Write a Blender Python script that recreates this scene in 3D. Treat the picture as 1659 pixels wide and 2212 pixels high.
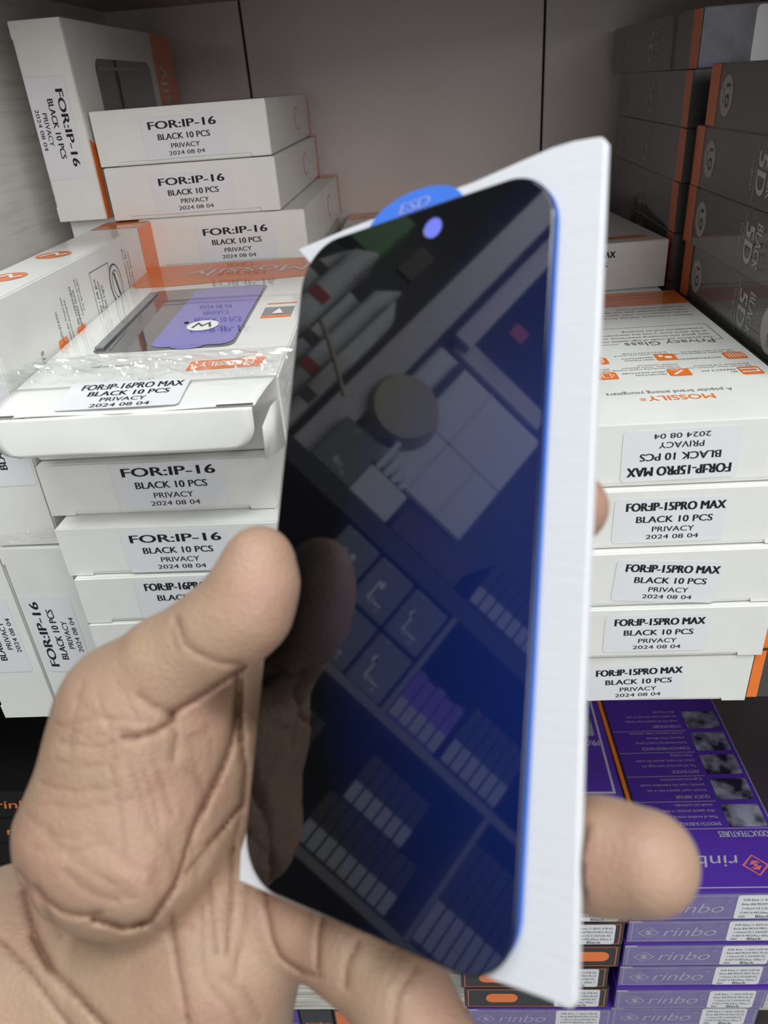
import bpy, bmesh, math, random
import numpy as np
from mathutils import Matrix, Vector
random.seed(7); rng = np.random.default_rng(7)
S = bpy.context.scene
for o in list(bpy.data.objects): bpy.data.objects.remove(o)
COL = S.collection
R_ = math.radians

# ------------------------------------------------------------------ camera
FPX = 1619.8; PW, PH = 1659, 2212
def cam_axes(pitch, yaw, roll):
    p, y, r = map(R_, (pitch, yaw, roll))
    f = np.array([-math.sin(y)*math.cos(p), math.cos(y)*math.cos(p), -math.sin(p)])
    rt = np.array([math.cos(y), math.sin(y), 0]); up = np.cross(rt, f)
    return np.array([math.cos(r)*rt+math.sin(r)*up, -math.sin(r)*rt+math.cos(r)*up, f])
CA = cam_axes(29.5415, 4.3435, -4.5788)      # rows: right, up, forward
cd = bpy.data.cameras.new('camera'); cam = bpy.data.objects.new('camera', cd); COL.objects.link(cam)
cd.sensor_fit = 'VERTICAL'; cd.sensor_height = 36; cd.lens = FPX/PH*36
cd.clip_start = .01; cd.clip_end = 50
cd.dof.use_dof = True; cd.dof.focus_distance = .42; cd.dof.aperture_fstop = 15
M = Matrix.Identity(4)
for i in range(3):
    M[i][0] = CA[0][i]; M[i][1] = CA[1][i]; M[i][2] = -CA[2][i]
cam.matrix_world = M
S.camera = cam

# ------------------------------------------------------------------ light, world, exposure
W = bpy.data.worlds.new('shop_air'); S.world = W; W.use_nodes = True
W.node_tree.nodes['Background'].inputs[0].default_value = (.93, .97, 1, 1)
W.node_tree.nodes['Background'].inputs[1].default_value = .42
def area(name, loc, target, sx, sy, power, col=(1, 1, 1)):
    l = bpy.data.lights.new(name, 'AREA'); l.shape = 'RECTANGLE'; l.size = sx; l.size_y = sy; l.energy = power; l.color = col
    o = bpy.data.objects.new(name, l); COL.objects.link(o); o.location = loc
    o.rotation_euler = (Vector(target)-Vector(loc)).to_track_quat('-Z', 'Y').to_euler(); return o
area('ceiling_tube_light', (.25, -.30, 1.35), (0, .35, -.2), 1.3, .25, 26, (.95, 1, .98))
area('front_fill_light', (.95, -1.35, .66), (-.12, .7, -.02), 1.9, .8, 32, (1, .98, .96))  # added low fill from the front right, brightens the cubby's back and left wall
area('reflection_fill_light', (-.50, .10, 1.40), (-1.05, .0, .25), 1.0, .25, 15, (.97, .99, 1))  # added unseen fill, brightens the shelving mirrored in the glass
S.view_settings.view_transform = 'Standard'; S.view_settings.look = 'None'
S.view_settings.gamma = 1; S.view_settings.use_curve_mapping = False; S.view_settings.exposure = -0.42

# ------------------------------------------------------------------ materials
def mat(name, col, rough=.5, spec=.5, coat=0, coat_rough=.05, metal=0, sss=0, noise=None, bump=None, ior=None):
    m = bpy.data.materials.new(name); m.use_nodes = True; nt = m.node_tree; b = nt.nodes['Principled BSDF']
    b.inputs['Base Color'].default_value = (*col, 1); b.inputs['Roughness'].default_value = rough
    b.inputs['Specular IOR Level'].default_value = spec; b.inputs['Coat Weight'].default_value = coat
    b.inputs['Coat Roughness'].default_value = coat_rough; b.inputs['Metallic'].default_value = metal
    if ior: b.inputs['IOR'].default_value = ior
    tc = nt.nodes.new('ShaderNodeTexCoord')
    def nz(scale, stretch=(1, 1, 1), detail=4):
        mp = nt.nodes.new('ShaderNodeMapping'); mp.inputs['Scale'].default_value = stretch
        nt.links.new(tc.outputs['Object'], mp.inputs['Vector'])
        n = nt.nodes.new('ShaderNodeTexNoise'); n.inputs['Scale'].default_value = scale; n.inputs['Detail'].default_value = detail
        nt.links.new(mp.outputs['Vector'], n.inputs['Vector']); return n
    if noise:                                   # (scale, stretch, second colour, low, high)
        n = nz(noise[0], noise[1]); r = nt.nodes.new('ShaderNodeMapRange')
        r.inputs['From Min'].default_value = noise[3]; r.inputs['From Max'].default_value = noise[4]
        nt.links.new(n.outputs['Fac'], r.inputs['Value'])
        mx = nt.nodes.new('ShaderNodeMix'); mx.data_type = 'RGBA'
        mx.inputs['A'].default_value = (*col, 1); mx.inputs['B'].default_value = (*noise[2], 1)
        nt.links.new(r.outputs['Result'], mx.inputs['Factor']); nt.links.new(mx.outputs['Result'], b.inputs['Base Color'])
    if bump:                                    # (scale, stretch, strength, distance)
        n = nz(bump[0], bump[1]); bp = nt.nodes.new('ShaderNodeBump')
        bp.inputs['Strength'].default_value = bump[2]; bp.inputs['Distance'].default_value = bump[3]
        nt.links.new(n.outputs['Fac'], bp.inputs['Height']); nt.links.new(bp.outputs['Normal'], b.inputs['Normal'])
        if coat: nt.links.new(bp.outputs['Normal'], b.inputs['Coat Normal'])
    return m
I3 = (1, 1, 1)
WHITE = mat('white_board', (.80, .80, .77), .38, .5, .35, .12, noise=(30, I3, (.74, .74, .71), .4, .75), bump=(90, I3, .12, .0006))
WHITE_GLOSS = mat('white_film_board', (.80, .80, .775), .12, .5, 1, .025, bump=(14, I3, .05, .0010), ior=1.6)
EDGE = mat('paper_edge', (.72, .69, .60), .8)
STICK = mat('sticker_paper', (.755, .76, .785), .28, .5, .25, .1, bump=(60, I3, .1, .0004))
INK = mat('black_ink', (.012, .012, .016), .5, .3)
INKG = mat('grey_ink', (.10, .10, .11), .5, .3)
ORANGE = mat('orange_print', (.86, .195, .022), .4, .5, .6, .06)
ORANGE_D = mat('orange_fold', (.60, .14, .04), .45, .5, .4, .08)
WPRINT = mat('white_print', (.82, .80, .78), .4)
PALEPR = mat('pale_print', (.36, .34, .34), .45)
BLACKC = mat('black_film_board', (.045, .043, .042), .45, .5, 1, .045, bump=(18, I3, .10, .001))
BLACKF = mat('black_carton', (.018, .017, .018), .4, .5, .4, .1)
SLATE = mat('slate_blue_film', (.10, .10, .15), .3, .5, .6, .1, noise=(60, I3, (.05, .05, .06), .4, .65))
BLACK_SHADED = mat('shaded_black_carton', (.006, .006, .006), .6, .3)  # darker copy of black_carton, the corner's shade put into its colour
PURPLE = mat('purple_board', (.070, .022, .30), .35, .5, .6, .06, bump=(40, I3, .05, .0005))
PURPLE_F = mat('purple_foil', (.17, .13, .36), .34, .6, .5, .12, noise=(60, I3, (.21, .18, .36), .35, .7))
LILAC = mat('silver_print', (.50, .48, .58), .35, .6, 0, .1, .3)
HOLO = mat('holographic_print', (.9, .22, .20), .25, .7, .4, .1, .4)
DARKPANE = mat('window_pane', (.075, .075, .08), .04, .5, 1, .02, ior=1.7)
TRAY = mat('tray_grey', (.20, .20, .21), .35, .5, .8, .05)
VIOLET = mat('violet_card', (.15, .13, .50), .06, .5, 1, .02, ior=1.7)
WOODGRAIN = mat('white_woodgrain', (.88, .86, .83), .45, noise=(9, (1.2, 1.2, 26), (.70, .67, .63), .45, .8), bump=(9, (1.2, 1.2, 26), .25, .001))
EDGEGRAIN = mat('woodgrain_edge', (.74, .72, .66), .5, noise=(9, (2, 1.2, 60), (.36, .33, .27), .42, .62), bump=(9, (2, 1.2, 60), .4, .001))
BACKW = mat('taupe_laminate', (.74, .66, .63), .2, .5, .5, .06, noise=(3, I3, (.68, .60, .575), .35, .7))
CEILW = mat('taupe_board', (.42, .36, .335), .5)
DARKW = mat('dark_board', (.03, .028, .028), .6)
SILVERP = mat('grey_photo_print', (.26, .27, .36), .35, noise=(55, I3, (.012, .010, .03), .38, .6))
CARD = mat('white_foam_card', (.655, .665, .70), .6, .3, bump=(240, (.35, 3, 3), .25, .0005))
BLUEF = mat('blue_film', (.06, .19, .74), .22, .5, .5, .05)
LETTER = mat('grey_violet_print', (.28, .33, .70), .4)
def film_mat(name, rough, amount):
    m = bpy.data.materials.new(name); m.use_nodes = True; nt = m.node_tree; nt.nodes.clear()
    out = nt.nodes.new('ShaderNodeOutputMaterial'); mx = nt.nodes.new('ShaderNodeMixShader')
    tr = nt.nodes.new('ShaderNodeBsdfTransparent'); gl = nt.nodes.new('ShaderNodeBsdfGlossy'); gl.inputs['Roughness'].default_value = rough
    fr = nt.nodes.new('ShaderNodeLayerWeight'); fr.inputs['Blend'].default_value = .5
    pw = nt.nodes.new('ShaderNodeMath'); pw.operation = 'POWER'; pw.inputs[1].default_value = 3.5
    mu = nt.nodes.new('ShaderNodeMath'); mu.operation = 'MULTIPLY_ADD'; mu.inputs[1].default_value = amount; mu.inputs[2].default_value = .07
    nt.links.new(fr.outputs['Facing'], pw.inputs[0]); nt.links.new(pw.outputs[0], mu.inputs[0]); nt.links.new(mu.outputs[0], mx.inputs[0])
    nt.links.new(tr.outputs[0], mx.inputs[1]); nt.links.new(gl.outputs[0], mx.inputs[2]); nt.links.new(mx.outputs[0], out.inputs[0]); return m
FILM = film_mat('clear_plastic_wrap', .07, .70)
def glass_mat():
    # privacy glass: its louvre layer passes the blue backing when seen square on and goes black at a slant
    m = mat('privacy_glass', (.004, .007, .03), .03, .5, 0, ior=1.72); nt = m.node_tree; b = nt.nodes['Principled BSDF']
    lw = nt.nodes.new('ShaderNodeLayerWeight'); lw.inputs['Blend'].default_value = .5
    mr = nt.nodes.new('ShaderNodeMapRange'); mr.inputs['From Min'].default_value = .11; mr.inputs['From Max'].default_value = .275
    mx = nt.nodes.new('ShaderNodeMix'); mx.data_type = 'RGBA'
    mx.inputs['A'].default_value = (.005, .0135, .095, 1); mx.inputs['B'].default_value = (.0035, .0035, .0045, 1)
    nt.links.new(lw.outputs['Facing'], mr.inputs['Value']); nt.links.new(mr.outputs['Result'], mx.inputs['Factor'])
    nt.links.new(mx.outputs['Result'], b.inputs['Base Color']); return m
GLASS = glass_mat()
GLASS_EDGE = mat('black_glass_edge', (.003, .003, .006), .1)
def skin_mat():
    m = mat('skin', (.50, .315, .22), .48, .4); nt = m.node_tree; b = nt.nodes['Principled BSDF']
    tc = nt.nodes.new('ShaderNodeTexCoord')
    def noise(s, d=5):
        n = nt.nodes.new('ShaderNodeTexNoise'); n.inputs['Scale'].default_value = s; n.inputs['Detail'].default_value = d
        nt.links.new(tc.outputs['Object'], n.inputs['Vector']); return n
    def mix(a, bb, fac):
        x = nt.nodes.new('ShaderNodeMix'); x.data_type = 'RGBA'
        for s, v in (('A', a), ('B', bb)):
            if isinstance(v, tuple): x.inputs[s].default_value = (*v, 1)
            else: nt.links.new(v, x.inputs[s])
        nt.links.new(fac, x.inputs['Factor']); return x.outputs['Result']
    def rng_(src, a, c, hi=1):
        r = nt.nodes.new('ShaderNodeMapRange'); r.inputs['From Min'].default_value = a; r.inputs['From Max'].default_value = c; r.inputs['To Max'].default_value = hi
        nt.links.new(src, r.inputs['Value']); return r.outputs['Result']
    at = nt.nodes.new('ShaderNodeAttribute'); at.attribute_name = 'flush'
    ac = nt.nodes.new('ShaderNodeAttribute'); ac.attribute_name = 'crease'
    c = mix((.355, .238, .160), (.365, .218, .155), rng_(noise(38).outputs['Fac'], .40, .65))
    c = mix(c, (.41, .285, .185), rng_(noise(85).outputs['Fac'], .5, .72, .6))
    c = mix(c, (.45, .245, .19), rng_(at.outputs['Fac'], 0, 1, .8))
    c = mix(c, (.13, .050, .028), rng_(ac.outputs['Fac'], 0, 1, .85))  # groove shade painted into the creases, over the redder brown of skin lines
    nt.links.new(c, b.inputs['Base Color'])
    b.inputs['Subsurface Weight'].default_value = .12; b.inputs['Subsurface Radius'].default_value = (.004, .0015, .0008); b.inputs['Subsurface Scale'].default_value = 1
    v = nt.nodes.new('ShaderNodeTexVoronoi'); v.inputs['Scale'].default_value = 900; nt.links.new(tc.outputs['Object'], v.inputs['Vector'])
    n2 = noise(260, 6); ad = nt.nodes.new('ShaderNodeMath'); ad.operation = 'ADD'
    nt.links.new(v.outputs['Distance'], ad.inputs[0]); nt.links.new(n2.outputs['Fac'], ad.inputs[1])
    bp = nt.nodes.new('ShaderNodeBump'); bp.inputs['Strength'].default_value = .26; bp.inputs['Distance'].default_value = .0006
    wv = noise(75, 8); wv.inputs['Distortion'].default_value = 1.2; m2 = nt.nodes.new('ShaderNodeMath'); m2.operation = 'MULTIPLY_ADD'; m2.inputs[1].default_value = 1.2
    nt.links.new(wv.outputs['Fac'], m2.inputs[0]); nt.links.new(ad.outputs[0], m2.inputs[2])
    nt.links.new(m2.outputs[0], bp.inputs['Height']); nt.links.new(bp.outputs['Normal'], b.inputs['Normal'])
    return m
SKIN = skin_mat()

# ------------------------------------------------------------------ helpers
def link(name, me, m=None, parent=None, mw=None):
    o = bpy.data.objects.new(name, me); COL.objects.link(o)
    if m is not None and not me.materials: me.materials.append(m)
    if parent is not None: o.parent = parent
    if mw is not None: o.matrix_local = mw
    return o
def tag(o, label=None, cat=None, group=None, kind=None):
    for k, v in (('label', label), ('category', cat), ('group', group), ('kind', kind)):
        if v: o[k] = v
    return o
def thing(name, loc, rot, label, cat, group=None):
    o = bpy.data.objects.new(name, None); COL.objects.link(o); o.empty_display_size = .02
    o.location = loc; o.rotation_euler = rot; return tag(o, label, cat, group)
def bm_mesh(bm, name, smooth=False):
    me = bpy.data.meshes.new(name); bm.to_mesh(me); bm.free()
    if smooth:
        for p in me.polygons: p.use_smooth = True
    return me
def add_box(bm, x0, y0, z0, x1, y1, z1, bev=0, seg=2):
    r = bmesh.ops.create_cube(bm, size=1)
    for v in r['verts']: v.co = Vector(((x0+x1)/2+v.co.x*(x1-x0), (y0+y1)/2+v.co.y*(y1-y0), (z0+z1)/2+v.co.z*(z1-z0)))
    if bev:
        es = list({e for v in r['verts'] for e in v.link_edges}); bmesh.ops.bevel(bm, geom=es, offset=bev, segments=seg, affect='EDGES')
def box_mesh(name, *a, **k):
    bm = bmesh.new(); add_box(bm, *a, **k); return bm_mesh(bm, name)
def rrect(u0, v0, u1, v1, r, n=6):
    P = []
    for cx, cy, a in ((u1-r, v1-r, 0), (u0+r, v1-r, 90), (u0+r, v0+r, 180), (u1-r, v0+r, 270)):
        for i in range(n+1): t = R_(a+90*i/n); P.append((cx+r*math.cos(t), cy+r*math.sin(t)))
    return P
def ellipse(cx, cy, a, b, n=28): return [(cx+a*math.cos(2*math.pi*i/n), cy+b*math.sin(2*math.pi*i/n)) for i in range(n)]
def rect(u0, v0, u1, v1): return [(u0, v0), (u1, v0), (u1, v1), (u0, v1)]
def polys(name, ps, thick=0):
    """flat printed shapes in the (u,v) plane; thick > 0 makes a board rising along +n"""
    bm = bmesh.new()
    for P in ps:
        a = sum(P[i][0]*P[(i+1) % len(P)][1]-P[(i+1) % len(P)][0]*P[i][1] for i in range(len(P)))
        if a < 0: P = P[::-1]
        f = bm.faces.new([bm.verts.new((x, y, 0)) for x, y in P])
        if thick:
            r = bmesh.ops.extrude_face_region(bm, geom=[f])
            for v in [g for g in r['geom'] if isinstance(g, bmesh.types.BMVert)]: v.co.z += thick
            f.normal_flip()
    return bm_mesh(bm, name)
def frame(u0, v0, u1, v1, t): return [rect(u0, v0, u1, v0+t), rect(u0, v1-t, u1, v1), rect(u0, v0+t, u0+t, v1-t), rect(u1-t, v0+t, u1, v1-t)]
_tc = {}
def glyphs(s, bold):
    k = (s, bold)
    if k not in _tc:
        c = bpy.data.curves.new('t', 'FONT'); c.body = s; c.size = 1; c.resolution_u = 3; c.offset = bold
        o = bpy.data.objects.new('t', c); COL.objects.link(o)
        dg = bpy.context.evaluated_depsgraph_get(); me = bpy.data.meshes.new_from_object(o.evaluated_get(dg))
        bpy.data.objects.remove(o); bpy.data.curves.remove(c)
        v = np.array([tuple(x.co) for x in me.vertices]) if len(me.vertices) else np.zeros((0, 3))
        f = [tuple(p.vertices) for p in me.polygons]; bpy.data.meshes.remove(me); _tc[k] = (v, f)
    return _tc[k]
def text_mesh(name, lines):
    """lines: (string, centre u, baseline v, cap height, width or None, bold, shear, rotation)"""
    V, F = [], []
    for (s, u, v0, h, w, bold, shear, rot) in lines:
        v, f = glyphs(s, min(bold, 0))
        if not len(v): continue
        x = v[:, 0]-v[:, 0].min(); y = v[:, 1].copy(); sc = h/.70
        sx = (w/x.max()) if w else sc
        X = x*sx-(x.max()*sx)/2+shear*y*sc; Y = y*sc; c, n = math.cos(R_(rot)), math.sin(R_(rot))
        for q_, dx in enumerate(((0,) if bold <= 0 else (-bold*sc*2, 0, bold*sc*2))):      # heavier strokes: the glyphs overlaid side by side
            b = len(V); V += [(u+c*(a+dx)-n*d, v0+n*(a+dx)+c*d, q_*4e-6) for a, d in zip(X, Y)]; F += [tuple(b+i for i in q) for q in f]
    me = bpy.data.meshes.new(name); me.from_pydata(V, [], F)
    return me
def face_mat(w, d, h, side, eps=.00015):
    """placement of a (u,v) print on a face of a box: front, top, right, left, back"""
    o, ex, ey = {'front': ((0, 0, 0), (1, 0, 0), (0, 0, 1)), 'top': ((0, 0, h), (1, 0, 0), (0, 1, 0)), 'right': ((w, 0, 0), (0, 1, 0), (0, 0, 1)),
                 'left': ((0, d, 0), (0, -1, 0), (0, 0, 1)), 'back': ((w, d, 0), (-1, 0, 0), (0, 0, 1))}[side]
    o, ex, ey = map(Vector, (o, ex, ey)); n = ex.cross(ey); o = o+n*eps
    m = Matrix.Identity(4)
    for i in range(3): m[i][0] = ex[i]; m[i][1] = ey[i]; m[i][2] = n[i]; m[i][3] = o[i]
    return m
def rot_uv(u, v, deg): return Matrix.Translation((u, v, 0)) @ Matrix.Rotation(R_(deg), 4, 'Z')

# ------------------------------------------------------------------ cartons
def carton_shell(root, w, d, h, m, bev=.0007):
    return link('body', box_mesh('carton_body', 0, 0, 0, w, d, h, bev=bev), m, root)
_flap = {}
def front_flap(root, w, d, h, m, upright=False):
    """the tucked end flap: a board layer with a notch near each corner"""
    k = (round(w, 4), round(h, 4), upright, m.name)
    if k not in _flap:
        if upright: P = [(.0016, 0.010), (.0016, h-.010), (.0002, h-.0098), (.0002, h-.0004), (w-.0003, h-.0004), (w-.0003, .0004), (.0002, .0004), (.0002, .0098)]
        else: P = [(.0003, h-.0003), (w-.0003, h-.0003), (w-.0003, .0003), (w-.0125, .0003), (w-.0132, .0026), (.0132, .0026), (.0125, .0003), (.0003, .0003)]
        me = polys('end_flap', [P], .0009); me.materials.append(m); _flap[k] = me
    return link('end_flap', _flap[k], None, root, face_mat(w, d, h, 'front', 0))
LBL = {}
RAT = (1, .775, .43, .54)
def sticker(root, w, d, h, model, u, v, lw, lh, tw, rot=0, side='front', tu=0, faded=False, lift=.0011, cap=1.0):
    """white rounded sticker with its four printed lines"""
    k = (model, lw, lh, tw, tu, cap)
    if k not in LBL:
        a = polys('sticker', [rrect(-lw/2, -lh/2, lw/2, lh/2, .0022)], .00008); a.materials.append(STICK)
        L = []
        for s, r, base, hh, bold in ((model, 1, .225, .0047, .024), ('BLACK 10 PCS', .775, -.045, .0037, .016), ('PRIVACY', .43, -.26, .0030, .008), ('2024 08 04', .54, -.43, .0025, .008)):
            L.append((s, tu, base*lh/1.02, hh*lh/.0255*cap, tw*r, bold, 0, 0))
        t = text_mesh('printed_text', L); t.materials.append(INK); LBL[k] = (a, t)
    a, t = LBL[k]
    o = link('sticker', a, None, root, face_mat(w, d, h, side, lift) @ rot_uv(u, v, rot))
    link('printed_text', t, None, o, Matrix.Translation((0, 0, .00016))); return o
def white_carton(label, loc, yaw, w=.118, d=.238, h=.0326, up=False, m=WHITE, group=None, flap=True):
    r = thing('carton', loc, (0, 0, R_(yaw)), label, 'box', group)
    if up: w, h = h, w
    carton_shell(r, w, d, h, m)
    if flap: front_flap(r, w, d, h, m, up)
    r['w'] = w; r['d'] = d; r['h'] = h
    return r
def dims(r): return r['w'], r['d'], r['h']
def deco(r, name, me, m, side, eps=.00015, lab=None):
    o = link(name, me, m, r, face_mat(*dims(r), side, eps))
    if lab: o['label'] = lab
    return o
def orange_end(r, width=.04):
    w, d, h = dims(r)
    deco(r, 'orange_band', polys('orange_band', [rect(0.0004, d-width, w-.0004, d-.0004)]), ORANGE, 'top')

# ------------------------------------------------------------------ setting
def struct(name, me, m): return tag(link(name, me, m), kind='structure')
bm = bmesh.new()
for x0, x1 in ((-.30, -.1562), (-.1538, .1168), (.1192, .33)): add_box(bm, x0, .805, -.308, x1, .825, .095, bev=.0008)
struct('wall_back', bm_mesh(bm, 'wall_back'), BACKW)
struct('trim_3', box_mesh('wall_backing', -.30, .8255, -.308, .33, .832, .095), DARKW)
struct('wall_lower', box_mesh('wall_lower', -.45, .805, -.92, .33, .825, -.328), CEILW)
struct('wall_left', box_mesh('wall_left', -.298, .385, -.327, -.278, .805, .095), WOODGRAIN)
struct('wall_left_lower', box_mesh('wall_left_lower', -.47, .385, -.92, -.45, .825, -.327), DARKW)
struct('wall_right', box_mesh('wall_right', .305, .385, -.92, .325, .805, .095), CEILW)
struct('ceiling', box_mesh('ceiling', -.30, .372, .0751, .33, .825, .097), CEILW)
struct('floor', box_mesh('floor', -.45, .385, -.327, .305, .805, -.309), WOODGRAIN)
struct('trim_1', box_mesh('lower_shelf', -.45, .372, -.738, .305, .805, -.6808), EDGEGRAIN)
struct('trim_2', box_mesh('bottom_shelf', -.45, .372, -.905, .305, .805, -.885), DARKW)

# ------------------------------------------------------------------ right front stack of 15 pro max cartons (bottom up)
RW, RD, RH = .118, .236, .0326
RS = [(.0493, .3183, -.3088, -1.0), (.0523, .3159, -.2756, -.3), (.0545, .3175, -.2424, .3), (.0570, .3215, -.2092, -.1), (.0630, .3247, -.1760, -.1)]
RL = ['lowest white carton of the stack on the right shelf, label tilted up',
      'second white carton from the bottom of the right stack, label level',
      'white carton in the middle of the right stack, label slanting down to the right',
      'white carton second from the top of the right stack, right way up label',
      'top white carton of the right stack, upside down label and printed lid']
right = [white_carton(RL[i], RS[i][:3], RS[i][3], RW, RD, RH, m=WHITE if i < 4 else WHITE, group='white cartons stacked at the front right') for i in range(5)]
def rst(i, u, v, lw, lh, rot, tw, tu=0):
    sticker(right[i], RW, RD, RH, 'FOR:IP-15PRO MAX', u, v, lw, lh, tw, rot, tu=tu)
rst(0, .0570, .0148, .0520, .0245, 2.6, .0455, .002)
rst(1, .0609, .0170, .0530, .0245, 0, .0457, .0015)
rst(2, .0358+.0255, .0150, .0525, .0250, -4.2, .0463, .002)
rst(3, .0242+.0330, .0160, .0535, .0250, 0, .0467, .0025)
rst(4, .0535, .0165, .0540, .0265, 181, .0478, 0)
# lid print of the top carton (its text reads from behind the shelf)
t = right[4]; w, d, h = dims(t)
deco(t, 'orange_band', polys('orange_band', [rect(.0004, .2000, w-.0004, d-.0004)]), ORANGE, 'top')
deco(t, 'band_text', text_mesh('band_text', [('Mossily, glass that protects your screen', .085, .2280, .0032, .06, 0, 0, 180), ('for every phone and every hand', .09, .2200, .0028, .045, 0, 0, 180)]), ORANGE_D, 'top', .0003)
L = []
for i, s in enumerate(('Mossily, a company that has focused on', 'screen protectors for many years and', 'makes them durable, clear and easy to use', 'for people all over the world.')):
    wd = (.066, .060, .066, .045)[i]; L.append((s, .1105-wd/2, .1725+i*.0066, .0026, wd, 0, 0, 180))
deco(t, 'company_text', text_mesh('company_text', L), INKG, 'top'); L = []
for i, s in enumerate(('The products are made of high-quality material,', 'very good anti-snooping experience, and', 'at the same time, it has the characteristics of', 'transmittance and no bursting.')):
    wd = (.074, .066, .074, .050)[i]; L.append((s, .1075-wd/2, .1235+i*.0060, .0026, wd, 0, 0, 180))
deco(t, 'paragraph_text', text_mesh('paragraph_text', L), INKG, 'top')
deco(t, 'heading_text', text_mesh('heading_text', [('Privacy Glass', .0800, .1190, .0070, .0515, .0, 0, 180)]), INKG, 'top')
deco(t, 'frame_line', polys('frame_line', [rect(.022, .1490, .1115, .1494), rect(.1111, .1170, .1115, .1494), rect(.1065, .1170, .1115, .1174), rect(.022, .1170, .0510, .1174)]), INKG, 'top')
icons = [(.1015, .0812, .1130, .0925), (.0650, .0845, .0762, .0955), (.0275, .0835, .0385, .0945), (.1010, .0560, .1120, .0680), (.0648, .0592, .0764, .0702), (.0270, .0590, .0382, .0700)]
for k, (a, b, c, e) in enumerate(icons):
    o = deco(t, 'feature_icon', polys('feature_icon', [rrect(a, b, c, e, .0016)]), ORANGE, 'top')
    cx, cy = (a+c)/2, (b+e)/2
    sh = [[[(cx-.004+i*.0016, cy-.0035), (cx-.0034+i*.0016, cy-.0035), (cx-.0034+i*.0016, cy+.0035), (cx-.004+i*.0016, cy+.0035)] for i in range(6)],
          [ellipse(cx+.0012, cy-.0008, .0021, .0021), rrect(cx-.0038, cy, cx-.0012, cy+.0032, .0008)],
          frame(cx-.0030, cy-.0030, cx+.0030, cy+.0030, .0006)+[[(cx-.0015, cy+.001), (cx, cy-.0014), (cx+.0015, cy+.001), (cx+.001, cy+.0014), (cx, cy-.0004), (cx-.001, cy+.0014)]],
          [rect(cx-.0050, cy+.0014, cx+.0030, cy+.0028), rect(cx-.0050, cy-.0028, cx+.0030, cy-.0014), rect(cx+.0030, cy-.0028, cx+.0042, cy+.0028)],
          [[(cx-.0040, cy-.0032), (cx-.0026, cy-.0038), (cx+.0030, cy+.0022), (cx+.0018, cy+.0030)], rect(cx-.0040, cy+.0026, cx+.0005, cy+.0033)],
          frame(cx-.0024, cy-.0034, cx+.0024, cy+.0034, .0006)+[rect(cx-.0038, cy-.0020, cx-.0033, cy+.0020), rect(cx+.0033, cy-.0020, cx+.0038, cy+.0020)]][k]
    link('icon_symbol', polys('icon_symbol', sh), WPRINT, o, Matrix.Translation((0, 0, .0002)))
def feature(u, v, head, lines, wd):
    Lx = []
    for i, s in enumerate(head): ww = .0016*len(s); Lx.append((s, u-ww/2, v+i*.0036, .0019, ww, 0, 0, 180))
    for i, s in enumerate(lines): ww = wd*(1, .85, .6)[i]; Lx.append((s, u-ww/2+.010, v+.0085+i*.0030, .0017, ww, 0, 0, 180))
    return Lx
L = feature(.0995, .0860, ('ANTIFINGERPRINT',), ('high quality fingerprint oil,', 'not easy to leave fingerprints'), .034)
L += feature(.0635, .0880, ('HIGH TOUCH', 'SENSITIVITY'), ('smooth touch and natural', 'sensitivity'), .030)
L += feature(.0995, .0620, ('3D', 'PERFECT FIT'), ('full screen cover, protects your', 'phone screen in all directions'), .034)
L += feature(.0635, .0640, ('PROTECTION', 'FROM SCRATCHES'), ('surface hardening crystal coating', 'treatment, more effective', 'scratch resistance'), .036)
L += feature(.0262, .0640, ('ANTI-STATIC',), ('antistatic glue prevents static', 'electricity'), .024)
L += feature(.0262, .0880, ('SHOCKPROOF',), ('double side protects', 'the edges'), .024)
deco(t, 'feature_text', text_mesh('feature_text', L), INKG, 'top')
deco(t, 'slogan_text', text_mesh('slogan_text', [('A popular brand among youngsters', .0575, .0392, .0040, .0620, -.004, 0, 180)]), INKG, 'top')
deco(t, 'brand_logo', text_mesh('brand_logo', [('MOSSILY', .0610, .0325, .0062, .0320, .006, 0, 180)]), ORANGE, 'top')
deco(t, 'registered_mark', text_mesh('registered_mark', [('®', .0425, .0305, .0034, .0032, 0, 0, 180)]), ORANGE, 'top')

# ------------------------------------------------------------------ left front stack
LW, LD, LH = .1130, .215, .0270
LS = [(-.1760, .300, -.3088, .8), (-.1765, .299, -.2816, 1.2), (-.1775, .2976, -.2544, .9), (-.1781, .2988, -.2272, .2), (-.1813, .3018, -.2000, -1.0), (-.1879, .3144, -.1728, -.8)]
LLb = ['lowest white carton of the left stack, hidden by the wrist',
       'white carton second from the bottom of the left stack, hidden by the hand',
       'white carton under the 16P label carton in the left stack, mostly behind the hand',
       'white carton whose label starts 16P, partly behind the thumb',
       'white carton in the left stack directly behind the thumb tip',
       'white carton in the left stack right below the hanging open flap']
left = [white_carton(LLb[i], LS[i][:3], LS[i][3], LW, LD, LH if i < 5 else .0275, group='white cartons stacked at the front left') for i in range(6)]
def lst(i, model, u, v, lw, lh, rot, tw, tu=0): sticker(left[i], LW, LD, LH, model, u, v, lw, lh, tw, rot, tu=tu)
lst(5, 'FOR:IP-16', .0632, .0148, .0546, .0250, .8, .0450, .0008)
lst(4, 'FOR:IP-16', .0578, .0132, .0515, .0236, .5, .0443, .0005)
lst(3, 'FOR:IP-16PRO MAX', .0560, .0138, .0530, .0236, .3, .0440, .0008)
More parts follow.
